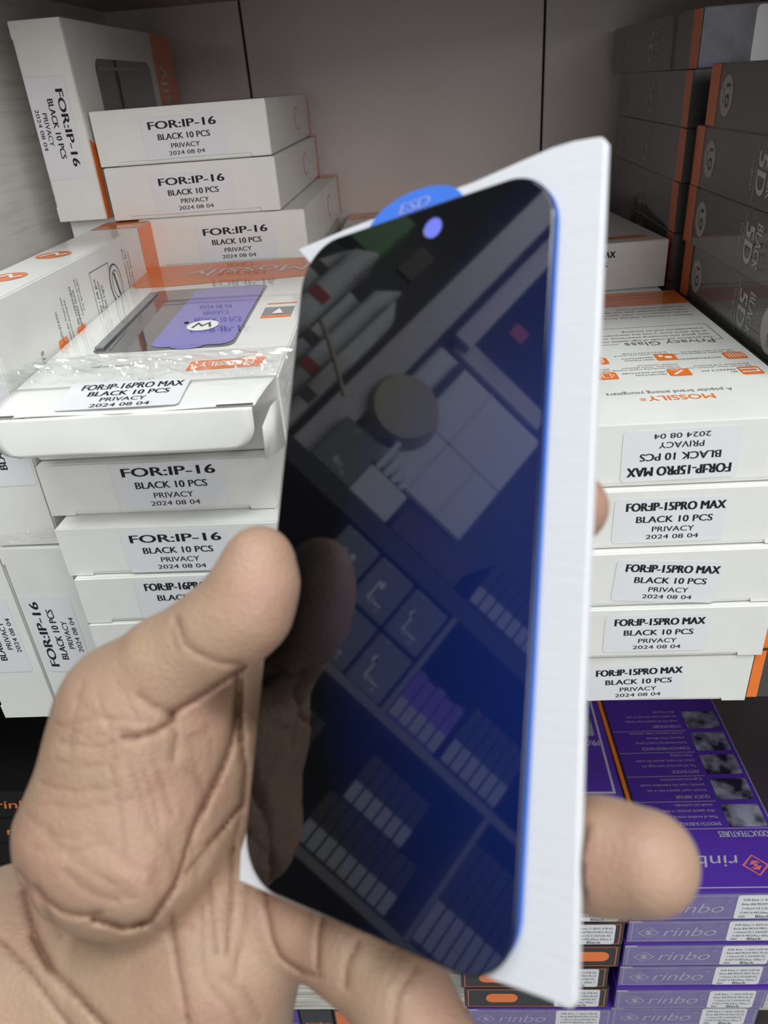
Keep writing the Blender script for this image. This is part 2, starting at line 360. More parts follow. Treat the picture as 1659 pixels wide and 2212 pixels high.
# two cartons standing on edge, and the one standing on them
ua = white_carton('white upright carton at the far left edge of the photo, label cut off', (-.2575, .3169, -.3088), .4, h=.0332, up=True, group='white cartons standing on edge')
sticker(ua, *dims(ua), 'FOR:IP-16', .0150, .0612, .0515, .0262, .0440, 90)
ub = white_carton('white upright carton left of the left stack, whole label turned sideways above the wrist', (-.2230, .3160, -.3088), -3.0, h=.0365, up=True, group='white cartons standing on edge')
sticker(ub, *dims(ub), 'FOR:IP-16', .0172, .0622, .0520, .0265, .0440, 90)
uc = white_carton('white carton standing on the upright pair at the left, printed side facing the open box', (-.2219, .3164, -.1898), -.17, w=.1195, d=.238, h=.0328, up=True, m=WHITE, group='white cartons standing on edge')
sticker(uc, *dims(uc), 'FOR:IP-16', .0185, .0600, .0520, .0260, .0440, 90)
w, d, h = dims(uc)
deco(uc, 'orange_band', polys('orange_band', [rect(.2040, .0004, d-.0004, h-.0004)]), ORANGE, 'right')
deco(uc, 'side_band', polys('side_band', [rect(.0004, .2040, w-.0004, d-.0004)]), ORANGE, 'top')
for vy in (.118, .062, .022):
    o = deco(uc, 'oval_logo', polys('oval_logo', [ellipse(.0130, vy, .0100, .0105)]), ORANGE, 'top')
    link('logo_mark', polys('logo_mark', [[(.006, vy-.004), (.008, vy-.005), (.0125, vy+.003), (.0165, vy-.004), (.0215, vy-.001), (.0205, vy+.0015), (.0168, vy-.0012), (.0130, vy+.0060), (.0110, vy+.0060)]]), WPRINT, o, Matrix.Translation((0, 0, .0002)))
# print on its broad side: lines run vertically
def vtext(s, u, vtop, hgt, length, bold=0): return (s, u, vtop-length/2, hgt, length, bold, 0, 90)
deco(uc, 'caption_text', text_mesh('caption_text', [vtext('ANTI-STATIC', .0628, .1010, .0022, .0165, .003), vtext('Anti-static glue, Prevent static', .0715, .1060, .0019, .0265), vtext('electricity from absorbing dust', .0750, .1040, .0019, .0245)]), INKG, 'right')
deco(uc, 'caption_text', text_mesh('caption_text', [vtext('9D HARDNESS', .0850, .1085, .0021, .0205, .003), vtext('TEMPERED GLASS', .0882, .1060, .0021, .0205, .003), vtext('explosion proof,', .0925, .1110, .0017, .0200), vtext('no broken', .0955, .1100, .0017, .0170)]), INKG, 'right')
deco(uc, 'framed_text', text_mesh('framed_text', [vtext('Privacy / AB glue', .1180, .1050, .0027, .0250, .003), vtext('Eye Protection', .1222, .1030, .0027, .0215, .003), vtext('Blue Light', .1262, .1000, .0027, .0150, .003)]), INKG, 'right')
deco(uc, 'paragraph_text', text_mesh('paragraph_text', [vtext('high definition and', .1690, .1120, .0022, .034), vtext('screen protector film', .1735, .1110, .0022, .034), vtext('designed for phones', .1780, .1090, .0022, .030)]), INKG, 'right')
deco(uc, 'corner_text', text_mesh('corner_text', [vtext('5TS', .0385, .0880, .0028, .0080, .004)]), INKG, 'right')
deco(uc, 'text_frame', polys('text_frame', frame(.1125, .0700, .1420, .1095, .0004)), INKG, 'right')
deco(uc, 'round_stamp', polys('round_stamp', [ellipse(.1480, .0955, .0098, .0120)]), INKG, 'right', .00020)
deco(uc, 'stamp_centre', polys('stamp_centre', [ellipse(.1480, .0955, .0088, .0109)]), WHITE, 'right', .00025)
deco(uc, 'stamp_ring', polys('stamp_ring', [ellipse(.1480, .0955, .0066, .0083)]), INKG, 'right', .00030)
deco(uc, 'stamp_field', polys('stamp_field', [ellipse(.1480, .0955, .0060, .0076)]), WHITE, 'right', .00035)
deco(uc, 'stamp_bar', polys('stamp_bar', [[(.1450, .1030), (.1478, .1020), (.1512, .0880), (.1485, .0888)]]), INKG, 'right', .0004)
for u0 in (.0560, .0800):
    o = deco(uc, 'feature_icon', polys('feature_icon', [rrect(u0, .0765, u0+.0112, .0872, .0014)]), ORANGE, 'right')
    link('icon_symbol', polys('icon_symbol', [ellipse(u0+.0056, .0815, .0022, .0022)]), WPRINT, o, Matrix.Translation((0, 0, .0002)))

# ------------------------------------------------------------------ rear left stack, upright rear carton, cartons that carry them
TW, TD, TH = .1170, .228, .0335
TS = [(-.1970, .5490, -.1030, -.8, 'lowest labelled white carton of the rear left stack, right behind the open box', .0675), (-.2127, .5480, -.0690, -.5, 'middle white carton of the rear left stack', .0590), (-.2147, .5504, -.0350, .2, 'top white carton of the rear left stack, beside the upright carton', .0605)]
for x, y, z, yaw, lab, tu in TS:
    r = white_carton(lab, (x, y, z), yaw, TW, TD, TH, group='white cartons in the rear left stack')
    sticker(r, TW, TD, TH, 'FOR:IP-16', tu, .0152, .0560, .0250, .0452, .8, tu=0)
    orange_end(r, .030)
    deco(r, 'side_oval', polys('side_oval', [ellipse(.142, .0168, .0140, .0085)]), ORANGE, 'right')
    deco(r, 'side_oval_field', polys('side_oval_field', [ellipse(.142, .0168, .0125, .0072)]), WHITE, 'right', .0002)
    deco(r, 'side_band', polys('side_band', [rect(TD-.014, .0004, TD-.0004, TH-.0004)]), ORANGE, 'right')
rv = white_carton('white carton standing on edge at the top left against the wood grain wall', (-.2506, .5456, -.0670), 0, .1180, .236, .0335, up=True, group='white cartons standing on edge')
sticker(rv, *dims(rv), 'FOR:IP-16', .0140, .0570, .0600, .0262, .0450, -90)
deco(rv, 'window', polys('window', [rrect(.0405, .0100, .1630, .0968, .008)]), DARKPANE, 'right')
deco(rv, 'window_lip', polys('window_lip', [rect(.0440, .0900, .1590, .0922)]), TRAY, 'right', .0003)
deco(rv, 'orange_band', polys('orange_band', [rect(.1780, .0004, .2356, .1176)]), ORANGE, 'right')
deco(rv, 'near_band', polys('near_band', [[(.0004, .0004), (.008, .0004), (.010, .046), (.0004, .05)]]), ORANGE, 'right')
deco(rv, 'brand_print', text_mesh('brand_print', [('Mossily', .206, .060, .020, .07, 0, 0, 90)]), WPRINT, 'right', .0003)
hid = 'plain white carton out of sight in the rear stacks that carries the labelled cartons'
hg = 'hidden white cartons under the rear stacks'
for k in range(6): white_carton(hid, (-.197, .560, -.3088+k*.0343), 0, TW, .22, .0340, group=hg, flap=False)
for k in range(2): white_carton(hid, (-.2506, .560, -.3088+k*.1208), 0, .1205, .22, .0335, up=True, group=hg, flap=False)
for x in (-.068, .0565):
    for k in range(5): white_carton(hid, (x, .5640, -.3088+k*.0331), 0, TW, .215, .0330, group=hg, flap=False)
rb = white_carton('white carton at the rear right beside the black cartons, label mostly hidden', (.0595, .5632, -.1431), 4.6, .1180, .225, .0334, group='white cartons in the rear rows')
sticker(rb, *dims(rb), 'FOR:IP-15PRO MAX', .0560, .0180, .0560, .0250, .0470, 0)
deco(rb, 'window', polys('window', [rrect(.0160, .0500, .0900, .1600, .007)]), DARKPANE, 'top')
deco(rb, 'brand_strip', polys('brand_strip', [rect(.0660, .0140, .1080, .0230)]), ORANGE, 'top')
rm = white_carton('white carton at the rear middle, only its lid showing behind the blue tab', (-.0720, .5690, -.1431), 0, .1170, .232, .0334, group='white cartons in the rear rows')
orange_end(rm, .035)
deco(rm, 'window', polys('window', [rrect(.0260, .0450, .1000, .1620, .007)]), DARKPANE, 'top')

# ------------------------------------------------------------------ the open carton with its flap hanging down
OW, OD, OH = .1215, .217, .0362
op = thing('open_carton', (-.1882, .3185, -.1448), (R_(2.6), 0, R_(.3)), 'open white carton on the left stack, lid flap hanging out in front', 'box')
op['w'] = OW; op['d'] = OD; op['h'] = OH
carton_shell(op, OW, OD, OH, WHITE_GLOSS, .0009)
deco(op, 'orange_band', polys('orange_band', [rect(.0004, .1680, OW-.0004, OD-.0004)]), ORANGE, 'top')
deco(op, 'band_wave', polys('band_wave', [[(.004, .1640), (.030, .1625), (.060, .1655), (.090, .1640), (.118, .1680), (.118, .1682), (.004, .1682)]]), ORANGE, 'top')
deco(op, 'band_text', text_mesh('band_text', [('Mossily', .075, .1980, .016, .080, 0, .2, 180)]), WPRINT, 'top', .0003)
wn = deco(op, 'window', polys('window', [rrect(.0200, .0430, .0930, .1530, .006)]), DARKPANE, 'top')
link('tray_rim', polys('tray_rim', [rect(.0205, .049, .0252, .147)], .0010), TRAY, wn, Matrix.Translation((0, 0, .0002)))
link('violet_card', polys('violet_card', [rrect(.0490, .0465, .0915, .1515, .007)]), VIOLET, wn, Matrix.Translation((0, 0, .0002)))
lg = link('round_logo', polys('round_logo', [ellipse(.0695, .0775, .0085, .0085)]), WPRINT, wn, Matrix.Translation((0, 0, .0004)))
link('logo_mark', polys('logo_mark', [[(.0640, .0740), (.0652, .0736), (.0668, .0795), (.0695, .0750), (.0722, .0795), (.0738, .0736), (.0750, .0740), (.0728, .0825), (.0695, .0775), (.0662, .0825)]]), INKG, wn, Matrix.Translation((0, 0, .0006)))
link('card_tab', polys('card_tab', [ellipse(.0690, .0462, .0085, .0040)]), VIOLET, wn, Matrix.Translation((0, 0, .0003)))
link('card_dot', polys('card_dot', [ellipse(.0590, .0840, .0014, .0014)]), INK, wn, Matrix.Translation((0, 0, .0005)))
bs = deco(op, 'brand_strip', polys('brand_strip', [[(.0765, .0125), (.1125, .0135), (.1125, .0255), (.0765, .0245)]]), ORANGE, 'top')
link('brand_text', text_mesh('brand_text', [('MOSSILY', .0945, .0222, .0062, .026, .006, 0, 181)]), WPRINT, bs, Matrix.Translation((0, 0, .0002)))
ic = deco(op, 'warning_panel', polys('warning_panel', [rect(.0992, .0890, .1160, .1040)]), TRAY, 'top')
link('triangle', polys('triangle', [[(.1045, .0915), (.1110, .0915), (.1078, .1010)]]), WPRINT, ic, Matrix.Translation((0, 0, .0002)))
link('panel_strip', polys('panel_strip', [rect(.0992, .0852, .1160, .0890)]), ORANGE, ic)
link('upper_strip', polys('upper_strip', [rect(.0994, .1100, .1165, .1118)]), ORANGE, ic)
deco(op, 'small_print', text_mesh('small_print', [('privacy tempered glass', .040, .0250, .0022, .024, 0, 0, 180)]), INKG, 'top')
# lid: leaves the box's front top edge and slopes out; tuck: hangs from the lid's front edge
lid_y = -.0285; lid_z = OH-.0012
def sheet(name, P, t=.0005):
    """board from a list of quads rows P[i][j] (grid) thickened along its normal"""
    bm = bmesh.new(); g = [[bm.verts.new(p) for p in row] for row in P]
    for i in range(len(P)-1):
        for j in range(len(P[0])-1): bm.faces.new((g[i][j], g[i][j+1], g[i+1][j+1], g[i+1][j]))
    bmesh.ops.recalc_face_normals(bm, faces=bm.faces); bmesh.ops.solidify(bm, geom=bm.faces[:], thickness=t)
    return bm_mesh(bm, name, True)
N = 24
rows = []
for i in range(9):
    s = i/8; y = .0004+(lid_y-.0004)*s; z = OH+.0003+(lid_z-OH)*s+.0006*math.sin(s*math.pi)
    x0 = .0004-.002*s*0; x1 = OW-.0004-.0050*s
    rows.append([(x0+(x1-x0)*j/N, y, z+.0004*math.sin(j/N*9)*s) for j in range(N+1)])
lid = link('lid', sheet('lid', rows), WHITE, op)
tl = .0172
rows = []
for i in range(13):
    s = i/12; ins = 0 if s < .45 else (1-math.sqrt(max(0, 1-((s-.45)/.55)**2)))*.010
    y = lid_y-.0004-.0012*math.sin(s*1.5)-.0020*s; z = lid_z-.0002-tl*s*(1)
    x0 = .0012+ins; x1 = OW-.0066-ins; row = []
    for j in range(N+1):
        x = x0+(x1-x0)*j/N
        dent = .0016*math.exp(-((x-.058)/.012)**2)*(1-s)*(.4+s)
        row.append((x, y+dent, z+.0006*math.sin(x*55)*s))
    rows.append(row)
link('tuck_flap', sheet('tuck_flap', rows), WHITE, lid)
for x0, x1 in ((OW-.0215, OW-.0060), (.0010, .0130)):
    link('slit', polys('slit', [rect(x0, -.0008, x1, .0004)], .0003), INKG, lid, Matrix.Translation((0, lid_y+.0004, lid_z+.0008)))
# side dust flap
link('dust_flap', sheet('dust_flap', [[(OW-.001, -.0004, OH-.010), (OW-.001, -.0004, OH-.034)], [(OW-.0022, -.012, OH-.009), (OW-.003, -.012, OH-.032)], [(OW-.0045, -.024, OH-.013), (OW-.006, -.022, OH-.030)]]), WHITE, op)
# sticker on the lid
ang = math.atan2(lid_z-OH, -lid_y)
def lid_pt(u, k, up=.0013): s = k; return Vector((u, .0004+(lid_y-.0004)*s, OH+.0003+(lid_z-OH)*s+up))
lm = Matrix.Translation((.0565, -.0140, OH+.0003-.0011+.0021)) @ Matrix.Rotation(R_(4.2), 4, 'X')
st = link('sticker', polys('sticker', [rrect(-.0270, -.0125, .0270, .0125, .0022)], .00008), STICK, lid, lm)
L = [(s, tu, b, hh, ww, bo, 0, 0) for s, tu, b, hh, ww, bo in (('FOR:IP-16PRO MAX', .002, .0050, .0052, .0455, .012), ('BLACK 10 PCS', .002, -.0010, .0042, .036, .016), ('PRIVACY', .001, -.0062, .0034, .020, .010), ('2024 08 04', .001, -.0112, .0030, .026, .010))]
link('printed_text', text_mesh('printed_text', L), INK, st, Matrix.Translation((0, 0, .0002)))
# torn clear wrap: a crumpled band along the front edge and one down the right side
def crumple(nu, nv, fn, amp, seed, name):
    g = np.random.default_rng(seed); ph = g.uniform(0, 6.28, (10,)); kx = g.uniform(8, 46, (10,)); kv = g.uniform(-16, 16, (10,))
    P = []
    for i in range(nv+1):
        row = []
        for j in range(nu+1):
            u, v = j/nu, i/nv
            dsp = sum(abs(math.sin(kx[q]*v*.5+kv[q]*u*.6+ph[q]))*(1.0/(1+q*.4)) for q in range(10))/3.0
            row.append(fn(u, v, (dsp-.5)*amp))
        P.append(row)
    bm = bmesh.new(); vs = [[bm.verts.new(p) for p in r] for r in P]
    for i in range(nv):
        for j in range(nu): bm.faces.new((vs[i][j], vs[i][j+1], vs[i+1][j+1], vs[i+1][j]))
    return bm_mesh(bm, name)
link('plastic_wrap', crumple(130, 40, lambda u, v, k: (-.001+.126*u+.002*math.sin(v*5), .0300-.0385*v+.003*math.sin(u*5), OH+.0022+k*(.3+v)-.0012*max(0, v-.75)*4), .0105, 3, 'plastic_wrap'), FILM, op)
link('side_wrap', crumple(60, 40, lambda u, v, k: (OW+.0022+k, .045-.056*u, OH+.0035-.044*v), .0042, 5, 'side_wrap'), FILM, op)
link('foot_wrap', crumple(60, 14, lambda u, v, k: (.033*u, -.0022+k, .0010+.0085*v*(.6+.5*u)), .0026, 9, 'foot_wrap'), FILM, uc)

# ------------------------------------------------------------------ black cartons along the right wall
BLh = .0336
def black_carton(label, loc, yaw, w, d, h, end, group, prints=True, front_film=False):
    """end: 'near' or 'far', where the orange strip is on the left side"""
    r = thing('black_carton', loc, (0, 0, R_(yaw)), label, 'box', group); r['w'] = w; r['d'] = d; r['h'] = h
    carton_shell(r, w, d, h, BLACKC, .0008)
    a, b = (.0003, .0172) if end == 'far' else (d-.0160, d-.0003)      # left face: u runs from the far end
    deco(r, 'orange_strip', polys('orange_strip', [rect(a, .0004, b, h-.0004)]), ORANGE_D, 'left')
    if prints and end == 'far':
        o = deco(r, 'oval_badge', polys('oval_badge', [ellipse(.0315, h/2, .0100, .0108)]), PALEPR, 'left')
        link('badge_text', text_mesh('badge_text', [('10', .0300, h/2, .0062, .0125, .006, 0, -90), ('pcs', .0262, h/2, .0022, .008, 0, 0, -90)]), BLACKF, o, Matrix.Translation((0, 0, .0002)))
        deco(r, 'title_print', text_mesh('title_print', [('5D', .1085, h/2, .0125, .0205, .015, .1, -90), ('BLACK', .1235, h/2, .0080, .0235, .006, .1, -90), ('Original', .1005, h/2, .0034, .018, 0, .2, -90)]), PALEPR, 'left')
        deco(r, 'swash_line', polys('swash_line', [rect(.1062, .0030, .1068, h-.003)]), PALEPR, 'left')
    elif prints:
        deco(r, 'title_print', text_mesh('title_print', [('5D', d-.112, h/2, .013, .020, .015, .1, -90), ('BLACK', d-.097, h/2, .0080, .0220, .006, .1, -90)]), PALEPR, 'left')
        deco(r, 'script_print', text_mesh('script_print', [('Original', d-.190, h/2, .006, .022, 0, .2, -90)]), PALEPR, 'left')
    return r
ordn = ['lowest', 'second from the bottom', 'third from the bottom', 'fourth from the bottom', 'middle', 'fourth from the top', 'third from the top', 'second from the top', 'topmost']
for k in range(9):
    zb, hb = [(-.3088, .0330), (-.2757, .0330), (-.2424, .0330), (-.2092, .0262), (-.1828, .0364), (-.1462, .0366), (-.1094, .0368), (-.0724, .0362), (-.0360, .0338)][k]
    off = (.0030, .0030, .0022, .0020, .0018, .0032, .0010, -.0005, -.0010)[k]
    y0 = (.3180, .3200, .37, .368, .366, .366, .366, .360, .3600)[k]
    d_ = (.252, .250)[k] if k < 2 else .198 if k < 8 else .182
    r = black_carton(ordn[k]+' black carton of the near stack on the right', (.1822+off if k > 1 else (.1682, .1716)[k], y0, zb), -.3, .112, d_, hb, 'far', 'black cartons in the near right stack')
    if k in (0, 1, 2):
        o = deco(r, 'wrap_front', polys('wrap_front', [rect(.0004, .0004, .111, .0334)]), BLACKC, 'front')
        deco(r, 'front_strip', polys('front_strip', [rect(.0004, .0004, .0060, .0334)]), ORANGE, 'front', .0004)
    if k in (4, 5):
        o = deco(r, 'round_seal', polys('round_seal', [ellipse(.1560, .0170, .0120, .0130)]), PALEPR, 'left', .0002)
        link('seal_text', text_mesh('seal_text', [('DUST PLATE', .1580, .0170, .0026, .019, 0, 0, -90), ('EQUIPMENT', .1540, .0170, .0026, .019, 0, 0, -90)]), BLACKF, o, Matrix.Translation((0, 0, .0002)))
ordf = ['lowest', 'second', 'third', 'fourth', 'fifth', 'sixth', 'fourth from the top', 'third from the top', 'second from the top', 'topmost']
for k in range(10):
    x = (.1800, .1800, .1800, .1800, .1800, .1800, .1800, .1790, .1787, .1812)[k]; y = (.5725,)*6+(.5722, .566, .5655, .5680)
    r = black_carton(ordf[k]+' black carton of the far stack in the right rear corner', (x, y[k], -.3088+.0338*k), (-1.4, -1.4, -1.4, -1.4, -1.4, -1.4, -1.2, -1.4, -1.6, 1.2)[k], .112, .2200, .0334, 'near', 'black cartons in the far right stack')
    if k == 9:
        deco(r, 'white_sticker', polys('white_sticker', [rrect(.0330, .0010, .0900, .0322, .003)], .0001), STICK, 'front')
        deco(r, 'front_tint', polys('front_tint', [rect(.0006, .0006, .111, .0328)]), SLATE, 'front', .0001)

# ------------------------------------------------------------------ lower compartment: purple and black cartons
def model_label(root, w, d, h, u, v, lw, lh):
    k = ('rl', lw, lh)
    if k not in LBL:
        a = polys('sticker', [rrect(-lw/2, -lh/2, lw/2, lh/2, .0022)], .00008); a.materials.append(STICK)
        L = []
        for i, (s, r) in enumerate((('FOR Rime 11 4G/O A78 4G', .82), ('Rime 8/8 PRO/9 PRO PLUS', .84), ('1+Nord CE 2 5G/N20 5G', .78), ('F19/F19 PRO/Reo 4/Reo 7', .82))):
            L.append((s, .001, lh*(.27-.185*i), .0022, lw*r, .0, 0, 0))
        L += [('ESD', -lw*.34, -lh*.45, .0022, lw*.12, 0, .15, 0), ('Black', lw*.08, -lh*.46, .0030, lw*.29, .004, 0, 0)]
        t = text_mesh('printed_text', L); t.materials.append(INK); LBL[k] = (a, t)
    a, t = LBL[k]; o = link('sticker', a, None, root, face_mat(w, d, h, 'front', .0003) @ rot_uv(u, v, 0)); link('printed_text', t, None, o, Matrix.Translation((0, 0, .0002)))
def diamond(cx, cy, a, b, t):
    o = [(cx-a, cy), (cx, cy+b), (cx+a, cy), (cx, cy-b)]; i = [(cx-a+t*1.6, cy), (cx, cy+b-t), (cx+a-t*1.6, cy), (cx, cy-b+t)]
    return [[o[k], o[(k+1) % 4], i[(k+1) % 4], i[k]] for k in range(4)]
def swirl(cx, cy, s): return [[(cx+s*x, cy+s*y) for x, y in P] for P in ([(-1, .1), (-.3, .9), (.5, .8), (.9, .35), (.2, .45), (-.3, .15)], [(1, -.1), (.3, -.9), (-.5, -.8), (-.9, -.35), (-.2, -.45), (.3, -.15)], [(-.35, .2), (.3, .3), (.4, -.2), (-.3, -.3)])]
def purple_carton(label, loc, yaw, w, d, h, group, logo=True):
    r = thing('purple_carton', loc, (0, 0, R_(yaw)), label, 'box', group); r['w'] = w; r['d'] = d; r['h'] = h
    carton_shell(r, w, d, h, PURPLE, .0008)
    deco(r, 'front_panel', polys('front_panel', [rect(.0006, .0004, w-.0006, h-.0020)]), PURPLE_F, 'front')
    if logo:
        deco(r, 'front_frame', polys('front_frame', frame(.0030, .0022, w-.0025, h-.0040, .0006)), LILAC, 'front', .0003)
        deco(r, 'diamond_logo', polys('diamond_logo', diamond(.0155, h*.43, .0078, .0070, .0008)+swirl(.0155, h*.43, .0034)), LILAC, 'front', .0003)
        deco(r, 'brand_print', text_mesh('brand_print', [('rinbo', .0445, h*.27, .0110, .0370, -.004, .28, 0), ('®', .0670, h*.62, .0034, .0036, 0, 0, 0)]), LILAC, 'front', .0003)
        model_label(r, w, d, h, .0895, h*.46, .0350, h*.84)
        deco(r, 'corner_fold', polys('corner_fold', [[(.0004, h-.0032), (.0100, h-.0030), (.0085, h-.0012), (.0004, h-.0014)]], .0002), LILAC, 'front', .0004)
    return r
PZ = -.6800; PP = .0290
plab = ['lowest purple carton of the right column, cut by the bottom of the photo', 'purple carton second from the bottom of the right column', 'purple carton third from the bottom of the right column', 'purple carton third from the top of the right column', 'purple carton second from the top of the right column', 'top purple carton of the right column with a feature list on its lid']
for k in range(6):
    hh = .0284 if k < 5 else .0320
    x = (.1250, .1261, .1270, .1277, .1285, .1290)[k]
    r = purple_carton(plab[k], (x, .330+(.001, -.001, .001, 0, .001, 0)[k], PZ+PP*k), (.3, .3, .4, .4, .35, .2)[k], .1165, .205, hh, 'purple cartons in the right column')
    if k == 5:
        pt = r; w, d, h = dims(r)
        deco(r, 'black_margin', polys('black_margin', [rect(.0100, .0100, .0190, d-.0006)]), BLACKF, 'top')
        deco(r, 'orange_line', polys('orange_line', [rect(.0138, .0100, .0168, d-.0006)]), ORANGE, 'top', .0003)
        deco(r, 'right_line', polys('right_line', [rect(.1150, .045, .1156, d-.002)]), LILAC, 'top')
        deco(r, 'rule_line', polys('rule_line', [rect(.0195, v, .0815 if i else .114, v+.0005) for i, v in enumerate((.0504, .0752, .1000, .1248, .1490))]), LILAC, 'top')
        deco(r, 'brand_print', text_mesh('brand_print', [('rinbo', .0600, .0280, .0095, .0400, -.002, .25, 180)]), LILAC, 'top')
        deco(r, 'diamond_logo', polys('diamond_logo', diamond(.0905, .0200, .0095, .0085, .0012)+swirl(.0905, .0200, .0042)), HOLO, 'top')
        deco(r, 'front_line', polys('front_line', [rect(.012, .0026, .116, .0034)]), LILAC, 'top')
        L = [('PRODUCTFEATURES', .0940, .0482, .0050, .0410, .01, 0, 180)]
        for i, (hd, bd) in enumerate((('SMOOTH SURFACE', ('Made of excellent material and', 'after special process, it feels', 'smooth and comfortable.')), ('QUICK REPAIR', ('Scratch repair speed is fast, it can', 'perfectly repair the indentation caused', 'by general external force.')),
                                      ('ANTI-SHOCK', ('The soft anti-shock technology can', 'reduce the impact, prevent the screen', 'from breaking.')), ('SCRATCH RESISTANCE', ('Surface Hardening Crystal Coating', 'treatment, More effective', 'scratch resistance, wear resistance.')), ('HYDROPHOBIC', ('water and oil repellent layer keeps', 'the surface clean and easy to wipe', 'after long use.')))):
            b = .0565+i*.0248; ww = .0022*len(hd); L.append((hd, .0785-ww/2, b, .0030, ww, .004, 0, 180))
            for j, s in enumerate(bd): ww = .00128*len(s); L.append((s, .0780-ww/2, b+.0058+j*.0054, .0025, ww, 0, 0, 180))
        deco(r, 'feature_text', text_mesh('feature_text', L), LILAC, 'top')
        for i in range(5): deco(r, 'feature_photo', polys('feature_photo', [rrect(.0838, .0520+i*.0248, .1120, .0722+i*.0248, .002)]), SILVERP, 'top')
BZ = -.6800; BP = .0285
def black_small(label, loc, w, d, h, pill, lab, group):
    r = thing('black_carton', loc, (0, 0, 0), label, 'box', group); r['w'] = w; r['d'] = d; r['h'] = h
    carton_shell(r, w, d, h, BLACKF, .0006)
    deco(r, 'orange_frame', polys('orange_frame', frame(.0025, .0018, w-.0025, h-.0018, .0008)), ORANGE_D, 'front')
    for (a, b) in pill: deco(r, 'orange_pill', polys('orange_pill', [rrect(a, h*.28, b, h*.72, h*.2)]), ORANGE, 'front')
    if lab: model_label(r, w, d, h, lab, h*.5, .0350, h*.86)
    deco(r, 'top_line', polys('top_line', frame(.003, .003, w-.003, d-.003, .0008)), ORANGE_D, 'top'); return r
bl = [('black', 'black orange framed carton low in the left column, pill mark at its left end', .0083, [(.0170, .0420)], .0885), ('black', 'black orange framed carton under the glass corner, second from the bottom of the left column', .0060, [(.0140, .0390)], .0880), ('black', 'black orange framed carton in the left column with an orange pill beside the sheet edge', .0125, [(.0700, .1050)], None),
      ('black', 'black orange framed carton second from the top of the left column, white label', .0130, [(.012, .037)], .0890), ('black', 'black orange framed carton below the big fingertip, label cut by the white sheet', .0160, [(.012, .037)], .0870)]
purple_carton('purple carton at the bottom of the left column beside the little finger', (.0095, .330, BZ), -.1, .1165, .2, .0280, 'purple cartons in the left column')
for k, (_, lab, x, pill, lb) in enumerate(bl):
    black_small(lab, (x, .330, BZ+BP*(k+1)), .1130, .200, .0281, pill, lb, 'black orange framed cartons in the left column')
black_small('black orange framed carton hidden behind the big fingertip', (.0150, .334, BZ+BP*6), .1130, .195, .0281, [], None, 'black orange framed cartons in the left column')
r = purple_carton('purple carton on top of the left column, set back under the shelf', (.0140, .3700, BZ+BP*7), -.7, .1125, .2, .0281, 'purple cartons in the left column', logo=False)
w, d, h = dims(r)
deco(r, 'lid_frame', polys('lid_frame', frame(.003, .004, w-.0045, d-.004, .0018)), LILAC, 'top')
deco(r, 'lid_text', text_mesh('lid_text', [('PRODUCT', .0915, .0545, .0056, .0280, .01, 0, 180)]), LILAC, 'top')
deco(r, 'lid_photo', polys('lid_photo', [rrect(.080, .0590, .1035, .0830, .002), rrect(.080, .0880, .1035, .1120, .002)]), SILVERP, 'top')
deco(r, 'diamond_logo', polys('diamond_logo', diamond(.0770, .0190, .0090, .0080, .001)+swirl(.077, .019, .004)), LILAC, 'top')
deco(r, 'front_frame', polys('front_frame', frame(.003, .002, w-.003, h-.003, .0012)), LILAC, 'front', .0003)
deco(r, 'front_swirl', polys('front_swirl', swirl(.1000, .018, .0050)), LILAC, 'front', .0003)
# black cartons in the lower left corner
for k in range(5):
    lab = 'black carton with orange lettering in the dark lower left corner' if k == 4 else 'black carton under the orange lettered one in the lower left corner'
    r = thing('black_carton', (-.4300+.001*k, .432, -.6800+k*.0345), (0, 0, R_(.4*(k % 3))), lab, 'box', 'black cartons in the lower left corner' if k < 4 else None); r['w'] = .112; r['d'] = .2; r['h'] = .0340
    carton_shell(r, .112, .2, .0340, BLACK_SHADED)
    if k < 3: continue
    deco(r, 'orange_mark', polys('orange_mark', diamond(.086, .017, .0120, .0100, .0014)+swirl(.086, .017, .0055)), ORANGE, 'front')
    deco(r, 'front_text', text_mesh('front_text', [('rinbo', .050, .012, .010, .040, 0, .25, 0)]), ORANGE, 'front')
# cartons under the lower shelf, just visible between palm and little finger
for lab, x, m in (('purple carton glimpsed under the lower shelf between palm and finger', -.1830, PURPLE), ('black carton glimpsed under the lower shelf between palm and finger', -.1500, BLACKF), ('orange ended black carton glimpsed under the lower shelf beside the little finger', -.1170, BLACKF)):
    r = thing('carton', (x, .386, -.8848), (0, 0, 0), lab, 'box', 'cartons under the lower shelf'); r['w'] = .0315; r['d'] = .2; r['h'] = .118
    carton_shell(r, .0315, .2, .118, m)
    if 'orange' in lab: deco(r, 'orange_end', polys('orange_end', [rect(.002, .075, .029, .116)]), ORANGE, 'front')
    else: deco(r, 'end_print', text_mesh('end_print', [('rinbo', .016, .09, .007, .024, 0, .2, 0)]), LILAC if m is PURPLE else ORANGE, 'front')

